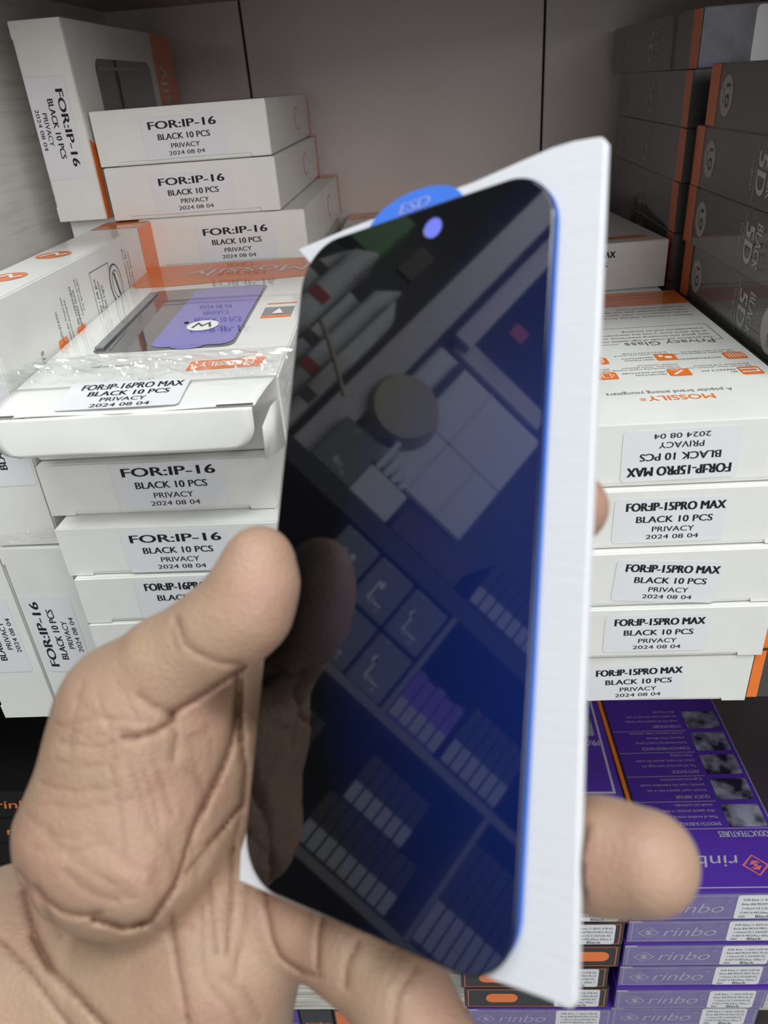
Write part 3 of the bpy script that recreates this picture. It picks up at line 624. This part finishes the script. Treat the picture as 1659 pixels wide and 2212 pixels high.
# ------------------------------------------------------------------ held screen protector, white card
def ray(px, py): return ((px-PW/2)/FPX)*CA[0]+((PH/2-py)/FPX)*CA[1]+CA[2]
ga = np.array([.77842621, .02205924, -.6273484]); gb = np.array([.07479382, .98723711, .14060146]); gt = np.array([-.03222356, -.08496761, .17312017])
gb = gb-ga*(ga@gb); gb /= np.linalg.norm(gb); gn = np.cross(ga, gb)
GA, GB, GN, GT = ga@CA, gb@CA, -gn@CA, gt@CA            # world: across, along, towards viewer, lower left corner
GM = Matrix.Identity(4)
for i in range(3): GM[i][0] = GA[i]; GM[i][1] = GB[i]; GM[i][2] = GN[i]; GM[i][3] = GT[i]
def on_glass(px, py, off=0.):
    o = GT+GN*off; r_ = ray(px, py); P = r_*((o@GN)/(r_@GN)); return (P-GT)@GA, (P-GT)@GB
def curve_mesh(name, loops, ext, bev, seg=3):
    c = bpy.data.curves.new(name, 'CURVE'); c.dimensions = '2D'; c.fill_mode = 'BOTH'; c.extrude = ext; c.bevel_depth = bev; c.bevel_resolution = seg
    for P in loops:
        s = c.splines.new('POLY'); s.points.add(len(P)-1); s.use_cyclic_u = True
        for q, (x, y) in zip(s.points, P): q.co = (x, y, 0, 1)
    o = bpy.data.objects.new('c', c); COL.objects.link(o); dg = bpy.context.evaluated_depsgraph_get()
    me = bpy.data.meshes.new_from_object(o.evaluated_get(dg)); me.name = name; bpy.data.objects.remove(o); return me
sp = bpy.data.objects.new('screen_protector', None); COL.objects.link(sp); sp.empty_display_size = .02; sp.matrix_world = GM
tag(sp, 'dark mirror-like phone screen protector held upright by the hand', 'screen protector')
GWd, GHt = .070, .155
hu, hv = on_glass(938, 494)
gl_ = link('glass', curve_mesh('glass', [rrect(-.0002, .0004, GWd-.0004, GHt-.0004, .0112, 14), ellipse(hu, hv, .0026, .0026, 30)], .00025, .0003), GLASS, sp)
rim = link('rim', curve_mesh('rim', [rrect(-.0006, 0, GWd, GHt, .0115, 14), rrect(.0001, .0007, GWd-.0007, GHt-.0007, .0110, 14)], .00012, .0001), GLASS_EDGE, sp, Matrix.Translation((0, 0, .0001)))
link('backing_film', curve_mesh('backing_film', [rrect(.0008, .0008, GWd+.0004, GHt-.0002, .0118, 14)], .0001, .00005), BLUEF, sp, Matrix.Translation((0, 0, -.0010)))
link('camera_hole', polys('camera_hole', [ellipse(hu, hv, .00255, .00255, 30)], .0006), mat('periwinkle_film', (.17, .20, .82), .3), sp, Matrix.Translation((0, 0, -.0002)))
# pull tab on the top edge
tu0, _ = on_glass(790, 496); tu1, _ = on_glass(1000, 415); tc_ = (tu0+tu1)/2; tr_ = (tu1-tu0)/2
tabP = [(tc_+tr_*1.02*math.cos(t), GHt-.003+(.0030+.0062)*math.sin(t)**.8) for t in np.linspace(0, math.pi, 30)]
tb = link('pull_tab', curve_mesh('pull_tab', [tabP], .0001, .00005), BLUEF, sp, Matrix.Translation((0, 0, -.0009)))
tb['label'] = 'bright blue half round pull tab'
link('tab_print', text_mesh('tab_print', [('ESD', tc_, GHt+.0012, .0026, .0085, .01, .2, 0)]), LETTER, tb, Matrix.Translation((0, 0, .0003)))
# white foam card behind the glass
cq = [on_glass(*p, -.0030) for p in ((655, 543), (1303, 309), (1243, 2166), (519, 1890))]
def card_outline():
    P = [cq[0]]
    top = [on_glass(*p, -.0030) for p in ((760, 500), (900, 448), (1030, 402), (1130, 358), (1200, 328), (1245, 315), (1288, 308), (1301, 307), (1309, 314))]
    P += top; P += [on_glass(*p, -.0030) for p in ((1307, 360), (1292, 700), (1276, 1100), (1258, 1520), (1249, 1850), (1244, 2155), (1236, 2167))]
    P += [on_glass(*p, -.0030) for p in ((1180, 2146), (1080, 2110), (800, 2010), (527, 1898), (529, 1840))]
    return P+[(.0008, .022), (.0010, .10), (.0008, GHt-.004)]
card = bpy.data.objects.new('backing_card', curve_mesh('backing_card', [card_outline()[::-1]], .0007, .0005)); COL.objects.link(card)
card.data.materials.append(CARD); card.matrix_world = GM @ Matrix.Translation((0, 0, -.0030))
tag(card, 'white foam backing card behind the dark screen protector', 'card')

# ------------------------------------------------------------------ the left hand, one continuous surface
HX, HY, HZ = (-.118, .092), (-.165, .052), (.100, .262); VOX = .0008
nx, ny, nz = [int((b-a)/VOX)+1 for a, b in (HX, HY, HZ)]
gx = (HX[0]+VOX*np.arange(nx)).astype(np.float32)[:, None, None]; gy = (HY[0]+VOX*np.arange(ny)).astype(np.float32)[None, :, None]; gz = (HZ[0]+VOX*np.arange(nz)).astype(np.float32)[None, None, :]
def cpt(px, py, z): return np.array([(px-PW/2)/FPX*z, (PH/2-py)/FPX*z, z], np.float32)
def cone(a, b, ra, rb):
    d = b-a; L2 = float(d@d); t = np.clip(((gx-a[0])*d[0]+(gy-a[1])*d[1]+(gz-a[2])*d[2])/L2, 0, 1)
    return np.sqrt((gx-a[0]-t*d[0])**2+(gy-a[1]-t*d[1])**2+(gz-a[2]-t*d[2])**2)-(ra+(rb-ra)*t)
def smin(a, b, k):
    h = np.clip(.5+.5*(b-a)/k, 0, 1); return b+(a-b)*h-k*h*(1-h)
def chain(pts, k=.004):
    D = None
    for p, q in zip(pts[:-1], pts[1:]):
        c = cone(cpt(*p[:3]), cpt(*q[:3]), p[3]*p[2]/FPX, q[3]*q[2]/FPX); D = c if D is None else smin(D, c, k)
    return D
PALM = chain([(300, 1560, .182, 165), (272, 1776, .182, 224)], .006)                       # ball of the thumb
PALM = smin(PALM, chain([(300, 1560, .182, 150), (470, 1640, .196, 120)], .004), .010)
PLATE = chain([(500, 1560, .203, 120), (490, 1760, .203, 135), (450, 1960, .198, 160), (455, 2070, .192, 185), (430, 2260, .198, 200)], .006)
PLATE = smin(PLATE, chain([(520, 1500, .206, 85), (640, 1560, .222, 110)], .004), .008)
PLATE = smin(PLATE, chain([(500, 1780, .206, 150), (640, 1860, .206, 110)], .004), .008)
ARM = chain([(330, 2120, .200, 235), (75, 2212, .212, 322), (-90, 2430, .222, 350)], .006)
HAND = smin(smin(PALM, PLATE, .006), ARM, .009)
THUMB = chain([(300, 1520, .180, 140), (364, 1441, .176, 102), (465, 1371, .173, 93), (532, 1316, .1715, 90), (556, 1250, .171, 77), (561, 1203, .171, 66)], .006)
HAND = smin(HAND, THUMB, .0045)
INDEX = chain([(560, 1520, .215, 105), (760, 1330, .208, 90), (1010, 1190, .176, 86), (1180, 1115, .155, 88), (1234, 1096, .150, 79)], .004)
MIDDLE = chain([(590, 1620, .216, 105), (820, 1480, .206, 92), (1040, 1420, .174, 88), (1170, 1400, .157, 80)], .004)
RING = chain([(600, 1760, .212, 105), (830, 1760, .196, 100), (1100, 1815, .156, 108), (1300, 1848, .136, 112), (1395, 1862, .130, 111)], .004)
PINKY = chain([(520, 1900, .200, 120), (650, 1975, .189, 112), (775, 2050, .176, 106), (868, 2158, .166, 103), (960, 2290, .160, 98)], .004)
for fgr in (INDEX, MIDDLE, RING): HAND = smin(HAND, fgr, .004)
HAND = smin(HAND, PINKY, .0055)
# flexion lines: grooves pressed into the visible side (points in the photo's frame, read onto the skin)
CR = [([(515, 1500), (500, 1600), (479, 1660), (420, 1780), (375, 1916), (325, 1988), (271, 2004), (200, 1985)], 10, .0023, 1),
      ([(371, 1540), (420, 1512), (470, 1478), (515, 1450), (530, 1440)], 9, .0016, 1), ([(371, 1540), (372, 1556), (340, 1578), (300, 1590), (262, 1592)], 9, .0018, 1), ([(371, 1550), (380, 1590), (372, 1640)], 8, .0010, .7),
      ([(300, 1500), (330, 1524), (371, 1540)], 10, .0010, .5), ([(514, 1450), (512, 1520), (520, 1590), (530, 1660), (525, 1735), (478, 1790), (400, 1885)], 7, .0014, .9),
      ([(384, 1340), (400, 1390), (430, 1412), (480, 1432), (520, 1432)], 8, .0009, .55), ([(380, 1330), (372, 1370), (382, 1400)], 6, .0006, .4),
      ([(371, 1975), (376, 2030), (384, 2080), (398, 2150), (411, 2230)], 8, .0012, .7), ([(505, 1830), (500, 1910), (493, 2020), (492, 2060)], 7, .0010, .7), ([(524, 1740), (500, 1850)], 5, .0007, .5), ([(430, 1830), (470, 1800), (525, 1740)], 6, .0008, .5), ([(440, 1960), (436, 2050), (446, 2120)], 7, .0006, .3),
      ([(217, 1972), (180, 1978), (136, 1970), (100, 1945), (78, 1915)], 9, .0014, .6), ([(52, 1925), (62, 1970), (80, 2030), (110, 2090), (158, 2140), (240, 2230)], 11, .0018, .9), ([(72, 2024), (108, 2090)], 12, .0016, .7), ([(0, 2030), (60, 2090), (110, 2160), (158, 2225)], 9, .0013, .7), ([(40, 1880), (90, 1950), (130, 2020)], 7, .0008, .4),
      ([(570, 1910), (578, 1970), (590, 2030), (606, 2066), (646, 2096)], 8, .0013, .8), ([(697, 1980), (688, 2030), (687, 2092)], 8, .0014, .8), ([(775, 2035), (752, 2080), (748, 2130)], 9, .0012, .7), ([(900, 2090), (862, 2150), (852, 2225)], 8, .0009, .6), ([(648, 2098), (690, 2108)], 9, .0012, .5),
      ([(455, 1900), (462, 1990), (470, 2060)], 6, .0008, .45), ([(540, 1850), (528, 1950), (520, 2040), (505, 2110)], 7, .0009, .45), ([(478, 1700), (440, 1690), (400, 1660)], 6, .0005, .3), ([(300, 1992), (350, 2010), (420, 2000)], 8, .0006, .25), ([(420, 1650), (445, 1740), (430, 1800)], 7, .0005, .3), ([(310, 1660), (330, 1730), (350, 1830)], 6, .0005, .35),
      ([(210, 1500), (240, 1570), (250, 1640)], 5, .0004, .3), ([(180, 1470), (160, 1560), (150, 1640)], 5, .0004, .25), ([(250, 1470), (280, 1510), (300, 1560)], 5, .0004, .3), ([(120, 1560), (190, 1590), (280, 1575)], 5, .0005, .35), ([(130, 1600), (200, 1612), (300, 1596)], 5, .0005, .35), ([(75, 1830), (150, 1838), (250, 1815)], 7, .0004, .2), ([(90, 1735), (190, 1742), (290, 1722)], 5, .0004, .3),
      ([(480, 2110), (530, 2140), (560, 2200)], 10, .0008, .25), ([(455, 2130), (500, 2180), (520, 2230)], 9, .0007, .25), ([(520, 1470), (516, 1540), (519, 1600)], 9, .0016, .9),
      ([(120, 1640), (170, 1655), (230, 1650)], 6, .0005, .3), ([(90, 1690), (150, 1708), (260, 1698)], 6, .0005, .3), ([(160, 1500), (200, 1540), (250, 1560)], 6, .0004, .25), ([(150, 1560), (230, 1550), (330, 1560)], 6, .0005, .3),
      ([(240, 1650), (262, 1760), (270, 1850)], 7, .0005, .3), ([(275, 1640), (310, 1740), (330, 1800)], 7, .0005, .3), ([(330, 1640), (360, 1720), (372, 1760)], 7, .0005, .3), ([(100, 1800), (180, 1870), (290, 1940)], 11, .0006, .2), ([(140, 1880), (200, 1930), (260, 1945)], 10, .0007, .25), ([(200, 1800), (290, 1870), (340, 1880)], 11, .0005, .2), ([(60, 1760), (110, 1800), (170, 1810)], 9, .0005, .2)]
BU = [(290, 1625, 60, .0012), (445, 1590, 42, .0010), (545, 1600, 20, .0006), (310, 1960, 70, .0010), (560, 2010, 45, .0006), (330, 1680, 24, .0005), (255, 1690, 40, .0005), (150, 1620, 60, .0004)]
def dist_poly(u, v, P):
    m = np.full(u.shape, 1e9)
    for (x0, y0), (x1, y1) in zip(P[:-1], P[1:]):
        dx, dy = x1-x0, y1-y0; t = np.clip(((u-x0)*dx+(v-y0)*dy)/(dx*dx+dy*dy), 0, 1); m = np.minimum(m, (u-x0-t*dx)**2+(v-y0-t*dy)**2)
    return np.sqrt(m)
zf = np.where((HAND < 0).any(axis=2), HZ[0]+VOX*np.argmax(HAND < 0, axis=2), 9.)
near = np.argwhere(np.abs(HAND) < .006); I, J, K = near.T
Xn = HX[0]+VOX*I; Yn = HY[0]+VOX*J; Zn = HZ[0]+VOX*K; ok = Zn < zf[I, J]+.010; ok |= zf[I, J] > 8
I, J, K, Xn, Yn, Zn = (q[ok] for q in (I, J, K, Xn, Yn, Zn))
un = PW/2+FPX*Xn/Zn; vn = PH/2-FPX*Yn/Zn; add = np.zeros(len(un))
for P, wd, dp, _ in CR: add += .88*dp*np.exp(-(dist_poly(un, vn, P)/(wd*.72))**2)
for x, y, r_, a in BU: add -= a*np.exp(-((un-x)**2+(vn-y)**2)/r_**2)
HAND[I, J, K] += add.astype(np.float32)
# keep the skin off the card: cut along the card's back plane where the fingers lie behind it, along the glass front for the thumb
def plane(off): o = gt-gn*off; return (gx-o[0])*-gn[0]+(gy-o[1])*-gn[1]+(gz-o[2])*-gn[2]      # > 0 on the viewer's side
pu = (gx-gt[0])*ga[0]+(gy-gt[1])*ga[1]+(gz-gt[2])*ga[2]; pv = (gx-gt[0])*gb[0]+(gy-gt[1])*gb[1]+(gz-gt[2])*gb[2]
u_ = [on_glass(*p, -.0030) for p in ((655, 543), (1309, 314), (1243, 2166), (519, 1893))]
inside = np.ones(pu.shape, bool)
for (a0, b0), (a1, b1) in zip(u_, u_[1:]+u_[:1]): inside &= ((a1-a0)*(pv-b0)-(b1-b0)*(pu-a0)) < .0006*math.hypot(a1-a0, b1-b0)
front = plane(.0007); back = plane(-.0054)
slab = np.maximum(-back, front)           # < 0 between the two planes
cut = inside & (slab < .0012)
HAND = np.where(cut, np.maximum(HAND, -slab), HAND)
viewer = inside & (front > -.0005)
HAND = np.where(viewer, np.maximum(np.minimum(HAND, 1.), np.where(THUMB < HAND+.004, HAND, .004)), HAND)
HAND[0, :, :] = HAND[-1, :, :] = .01; HAND[:, 0, :] = HAND[:, -1, :] = .01; HAND[:, :, 0] = HAND[:, :, -1] = .01
def surface_nets(D):
    s = [D.shape[i]-1 for i in range(3)]
    pos = np.zeros((*s, 3), np.float32); cnt = np.zeros(s, np.int32)
    C = [(0, 0, 0), (1, 0, 0), (0, 1, 0), (1, 1, 0), (0, 0, 1), (1, 0, 1), (0, 1, 1), (1, 1, 1)]
    sub = {c: D[c[0]:c[0]+s[0], c[1]:c[1]+s[1], c[2]:c[2]+s[2]] for c in C}
    for a in C:
        for ax in range(3):
            if a[ax]: continue
            b = tuple(v+(1 if i == ax else 0) for i, v in enumerate(a)); A, B = sub[a], sub[b]; x = (A < 0) != (B < 0)
            ii = np.nonzero(x); t = A[ii]/(A[ii]-B[ii]); p = np.tile(np.array(a, np.float32), (len(t), 1)); p[:, ax] += t
            pos[ii] += p; cnt[ii] += 1
    act = cnt > 0; idx = np.full(s, -1, np.int64); idx[act] = np.arange(act.sum())
    V = np.argwhere(act)+pos[act]/cnt[act][:, None]; F = []
    for ax in range(3):
        o1, o2 = [(1, 2), (2, 0), (0, 1)][ax]
        A = D; sl0 = [slice(None)]*3; sl1 = [slice(None)]*3; sl0[ax] = slice(0, -1); sl1[ax] = slice(1, None)
        sg = (A[tuple(sl0)] < 0).astype(np.int8)-(A[tuple(sl1)] < 0).astype(np.int8); e = np.argwhere(sg != 0); q = sg[tuple(e.T)]
        good = (e[:, o1] > 0) & (e[:, o2] > 0) & (e[:, o1] < s[o1]) & (e[:, o2] < s[o2]); e, q = e[good], q[good]
        def g(d1, d2): k = e.copy(); k[:, o1] -= d1; k[:, o2] -= d2; return idx[tuple(k.T)]
        quad = np.stack([g(1, 1), g(0, 1), g(0, 0), g(1, 0)], 1); quad[q < 0] = quad[q < 0][:, ::-1]; F.append(quad)
    return V, np.concatenate(F)
V, F = surface_nets(HAND)
V = V*VOX+np.array([HX[0], HY[0], HZ[0]])
# light relaxation of the lattice
E_ = np.concatenate([F[:, [0, 1]], F[:, [1, 2]], F[:, [2, 3]], F[:, [3, 0]]])
deg = np.zeros(len(V)); np.add.at(deg, E_[:, 0], 1); np.add.at(deg, E_[:, 1], 1)
for _ in range(2):
    acc = np.zeros_like(V); np.add.at(acc, E_[:, 0], V[E_[:, 1]]); np.add.at(acc, E_[:, 1], V[E_[:, 0]]); V = V*.5+.5*acc/deg[:, None]
uu = PW/2+FPX*V[:, 0]/V[:, 2]; vv = PH/2-FPX*V[:, 1]/V[:, 2]
flush = np.zeros(len(V)); crease = np.zeros(len(V))
for x, y, r_, a in ((560, 1270, 90, .75), (520, 1180, 50, .4), (1400, 1850, 110, .6), (1300, 1860, 80, .5), (1290, 1100, 70, .8), (370, 1740, 80, .5), (440, 1570, 50, .6), (330, 1900, 90, .4), (960, 2190, 90, .6), (620, 2020, 40, .4), (420, 1980, 60, .3)): flush = np.maximum(flush, a*np.exp(-((uu-x)**2+(vv-y)**2)/r_**2))
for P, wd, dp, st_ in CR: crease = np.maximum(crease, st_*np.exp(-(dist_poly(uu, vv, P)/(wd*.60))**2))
zc = V[:, 2]
me = bpy.data.meshes.new('hand'); me.from_pydata((V@CA).tolist(), [], F.tolist())
for p in me.polygons: p.use_smooth = True
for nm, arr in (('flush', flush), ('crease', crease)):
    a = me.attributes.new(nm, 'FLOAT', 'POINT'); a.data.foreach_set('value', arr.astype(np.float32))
bm = bmesh.new(); bm.from_mesh(me); bmesh.ops.recalc_face_normals(bm, faces=bm.faces); bm.to_mesh(me); bm.free()
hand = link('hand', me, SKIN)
tag(hand, 'left hand, palm towards the viewer, gripping the screen protector with the thumb in front', 'hand')

# ------------------------------------------------------------------ the shop's left side, seen only as a reflection in the glass
XL = -1.0
DK = mat('dark_shelving', (.035, .036, .042), .5); GREYP = mat('grey_panel', (.62, .65, .70), .5); GREYS = mat('grey_shelf_edge', (.22, .22, .22), .5)
SEAM = mat('panel_seam', (.50, .52, .56), .5)
BROWN = mat('brown_carton', (.085, .06, .055), .6); FAN = mat('tan_plastic', (.40, .37, .27), .5); PACK = mat('display_pack', (.17, .19, .20), .3, noise=(34, I3, (.5, .52, .52), .62, .70)); PURP2 = mat('purple_pack', (.20, .10, .55), .5)
REDP = mat('red_print', (.35, .05, .05), .5); GREEN = mat('green_plastic', (.10, .22, .10), .5); PLAST = mat('pale_plastic_sheet', (.58, .60, .60), .35, noise=(7, (1, 4, 1), (.30, .27, .28), .4, .6)); LABW = mat('grey_label', (.42, .44, .50), .6); TUBE = mat('white_column', (.48, .47, .52), .5)
def rbox(name, y0, y1, z0, z1, dep, m, lab, cat, group=None, x=XL, bev=.002):
    o = thing(name, (x, min(y0, y1), z0), (0, 0, 0), lab, cat, group)
    link('body', box_mesh(name, -dep, 0, 0, 0, abs(y1-y0), z1-z0, bev=bev), m, o); o['ww'] = abs(y1-y0); o['hh'] = z1-z0; return o
def rface(o, name, P, m, eps=.0015):
    mm = Matrix(((0, 0, 1, eps), (1, 0, 0, 0), (0, 1, 0, 0), (0, 0, 0, 1))); return link(name, polys(name, P), m, o, mm)
struct('wall_shop', box_mesh('wall_shop', XL-.42, -1.0, -1.0, XL-.40, .9, 1.7), DK)
un_ = thing('shelving_unit', (XL, 0, 0), (0, 0, 0), 'dark shelving unit seen as a reflection in the screen protector', 'shelf')
for z0, z1 in ((.255, .290), (.050, .064), (-.172, -.158), (-.40, -.386)): link('shelf', box_mesh('shelf', -.38, -.9, z0, 0, .36 if z0 > .2 else .30, z1), GREYS if z0 < .2 else DK, un_)
for y, z0, z1 in ((-.372, -.16, .05), (-.135, .064, .255), (-.11, -.386, -.172), (.300, -.386, .255), (-.62, -.386, .255)): link('divider', box_mesh('divider', -.38, y-.005, z0, 0, y+.005, z1), GREYS, un_)
link('back_panel', box_mesh('back_panel', -.395, -.9, -.40, -.382, .30, .255), DK, un_)
# on the worktop
o = rbox('photo_box', .140, .222, .2905, .385, .10, PACK, 'grey box with silver dots on the reflected worktop', 'box')
o = rbox('white_box', .056, .138, .2905, .352, .10, GREYP, 'light grey box on the reflected worktop', 'box')
for k in range(4): rbox('slat_box', .132-.017*k, .132-.017*k-.010, .3525, .415-.012*k, .08, GREYP, 'thin pale box leaning on the reflected light grey box', 'box', 'thin pale boxes', bev=.001)
rbox('brown_carton', -.100, .046, .2905, .342, .12, BROWN, 'brown carton on the reflected worktop', 'box')
fn = thing('desk_fan', (XL-.15, .172, .2905), (0, 0, 0), 'tan desk fan with round head in the reflection', 'fan')
bm = bmesh.new(); bmesh.ops.create_cone(bm, cap_ends=True, segments=40, radius1=.072, radius2=.058, depth=.03); bm.transform(Matrix.Translation((.13, -.010, .185)) @ Matrix.Rotation(R_(90), 4, 'Y')); link('head', bm_mesh(bm, 'head'), FAN, fn)
bm = bmesh.new(); bmesh.ops.create_cone(bm, cap_ends=True, segments=20, radius1=.024, radius2=.012, depth=.185); bm.transform(Matrix.Translation((0, -.01, .0926))); link('stem', bm_mesh(bm, 'stem'), DK, fn)
bm = bmesh.new(); bmesh.ops.create_cone(bm, cap_ends=True, segments=16, radius1=.014, radius2=.014, depth=.13); bm.transform(Matrix.Translation((.06, -.01, .185)) @ Matrix.Rotation(R_(90), 4, 'Y')); link('neck', bm_mesh(bm, 'neck'), DK, fn)
pn = thing('wall_panel', (XL-.10, -.075, .40), (0, 0, 0), 'large pale grey tiled panel in the reflection', 'panel')
link('board', box_mesh('board', -.02, 0, 0, 0, .270, .275, bev=.004), GREYP, pn)
link('joint', polys('joint', [rect(0, .13, .27, .134), rect(.13, 0, .134, .275), rect(.06, 0, .063, .13)], .0008), SEAM, pn, Matrix(((0, 0, 1, .0002), (1, 0, 0, 0), (0, 1, 0, 0), (0, 0, 0, 1))))
link('rail', box_mesh('rail', -.01, .205, .10, .012, .222, .27), DK, pn); link('bracket', box_mesh('bracket', -.02, .02, .285, 0, .25, .33, bev=.003), TUBE, pn)
rbox('white_column', .206, .262, .2905, 1.25, .05, TUBE, 'tall pale column in the reflection', 'column', x=XL-.02)
rbox('white_column', .150, .190, .70, 1.25, .05, TUBE, 'shorter pale column hung higher in the reflection', 'column', x=XL-.08)
for k, (y0, y1, zt, ln) in enumerate(((.278, .306, .57, .03), (.309, .345, .63, .0), (.349, .377, .60, -.02), (.381, .42, .66, -.04), (.424, .46, .62, -.05))):
    q = thing('plastic_bundle', (XL-.02*(k % 3), y0, .2905), (0, 0, 0), 'upright bundle of pale plastic sheets in the reflection', 'bundle', 'bundles of plastic sheets')
    bm = bmesh.new(); add_box(bm, -.08, 0, 0, 0, y1-y0, zt-.2905, bev=.003)
    for v_ in bm.verts:
        if v_.co.z > .1: v_.co.z += .9*ln*v_.co.y/(y1-y0)+.02*math.sin(k*2+v_.co.y*90)
    link('body', bm_mesh(bm, 'bundle'), PLAST, q)
    link('band', box_mesh('band', 0, .002, 0, .0015, y1-y0-.002, .022), REDP if k % 2 else BROWN, q, Matrix.Translation((0, 0, .06+.05*k)))
g = rbox('green_bag', .385, .47, .66, .78, .05, GREEN, 'green bag hanging in the upper reflection', 'bag', x=XL-.03)
rbox('red_tag', .31, .345, .665, .74, .012, BROWN, 'dark red tag hanging in the reflection', 'tag', x=XL-.01); rbox('red_sign', .085, .118, .765, .80, .01, REDP, 'small red sign in the reflection', 'sign', x=XL-.05)
cable = bpy.data.curves.new('cable', 'CURVE'); cable.dimensions = '3D'; cable.bevel_depth = .004; s_ = cable.splines.new('BEZIER'); s_.bezier_points.add(2)
for p_, c_ in zip(s_.bezier_points, ((XL+.03, .36, .46), (XL+.05, .32, .43), (XL+.03, .245, .39))): p_.co = c_; p_.handle_left_type = p_.handle_right_type = 'AUTO'
o_ = bpy.data.objects.new('c', cable); COL.objects.link(o_); me = bpy.data.meshes.new_from_object(o_.evaluated_get(bpy.context.evaluated_depsgraph_get())); bpy.data.objects.remove(o_)
tag(link('cable', me, FAN), 'yellowish cable hanging in front of the reflected plastic bundles', 'cable')
# display packs on the middle shelf
for c in range(3):
    for r0 in range(2):
        y1 = .098-.076*c; z0 = .0645+.095*r0
        o = rbox('display_pack', y1-.070, y1, z0, z0+.0945-.006, .1, PACK, 'clear topped display pack stacked on the reflected middle shelf', 'pack', 'reflected display packs')
        rface(o, 'silver_mark', [ellipse(.030+.01*c, .05, .005, .007), rect(.045, .02, .049, .055), rect(.02, .018, .036, .022)], GREYP)
# purple and label boxes on the shelves
def small(y, z, hh, dep, m, lab, grp):
    o = rbox('small_carton', y, y+.0185, z, z+hh, dep, m, lab, 'box', grp, bev=.001)
    rface(o, 'end_label', [rect(.001, hh*.05, .0175, hh*.42)], LABW); return o
for k in range(5): small(-.160-.020*k, .0645, .088-.004*(k % 2), .2, PURP2, 'purple carton standing on the reflected middle shelf', 'reflected purple cartons')
for k in range(6): small(-.270-.020*k, .0645, .105, .2, DK, 'dark carton standing on the reflected middle shelf', 'reflected dark cartons on the middle shelf')
for k in range(9): small(-.165-.020*k, -.1575, .085, .2, DK, 'dark carton standing on the reflected lower shelf', 'reflected dark cartons on the lower shelf')
for k in range(6): small(-.185-.020*k, -.0720, .080, .2, DK, 'dark carton on top of the row on the reflected lower shelf', 'reflected dark cartons in the upper row')
for k in range(8): small(-.395-.020*k, -.1575, .170, .2, DK, 'tall dark carton right of the divider on the reflected lower shelf', 'reflected tall dark cartons')
for k in range(7): small(.040-.020*k, -.1575, .150, .2, DK, 'dark carton at the left of the reflected lower shelf', 'reflected dark cartons at the left')
for k in range(9): small(-.11-.020*k, -.3855, .14, .2, DK, 'dark carton on the lowest reflected shelf', 'reflected dark cartons on the lowest shelf')
for k in range(8): small(-.150-.020*k, .2905, .085, .2, PURP2 if k > 5 else DK, 'carton standing on the right part of the reflected worktop', 'reflected cartons on the worktop')
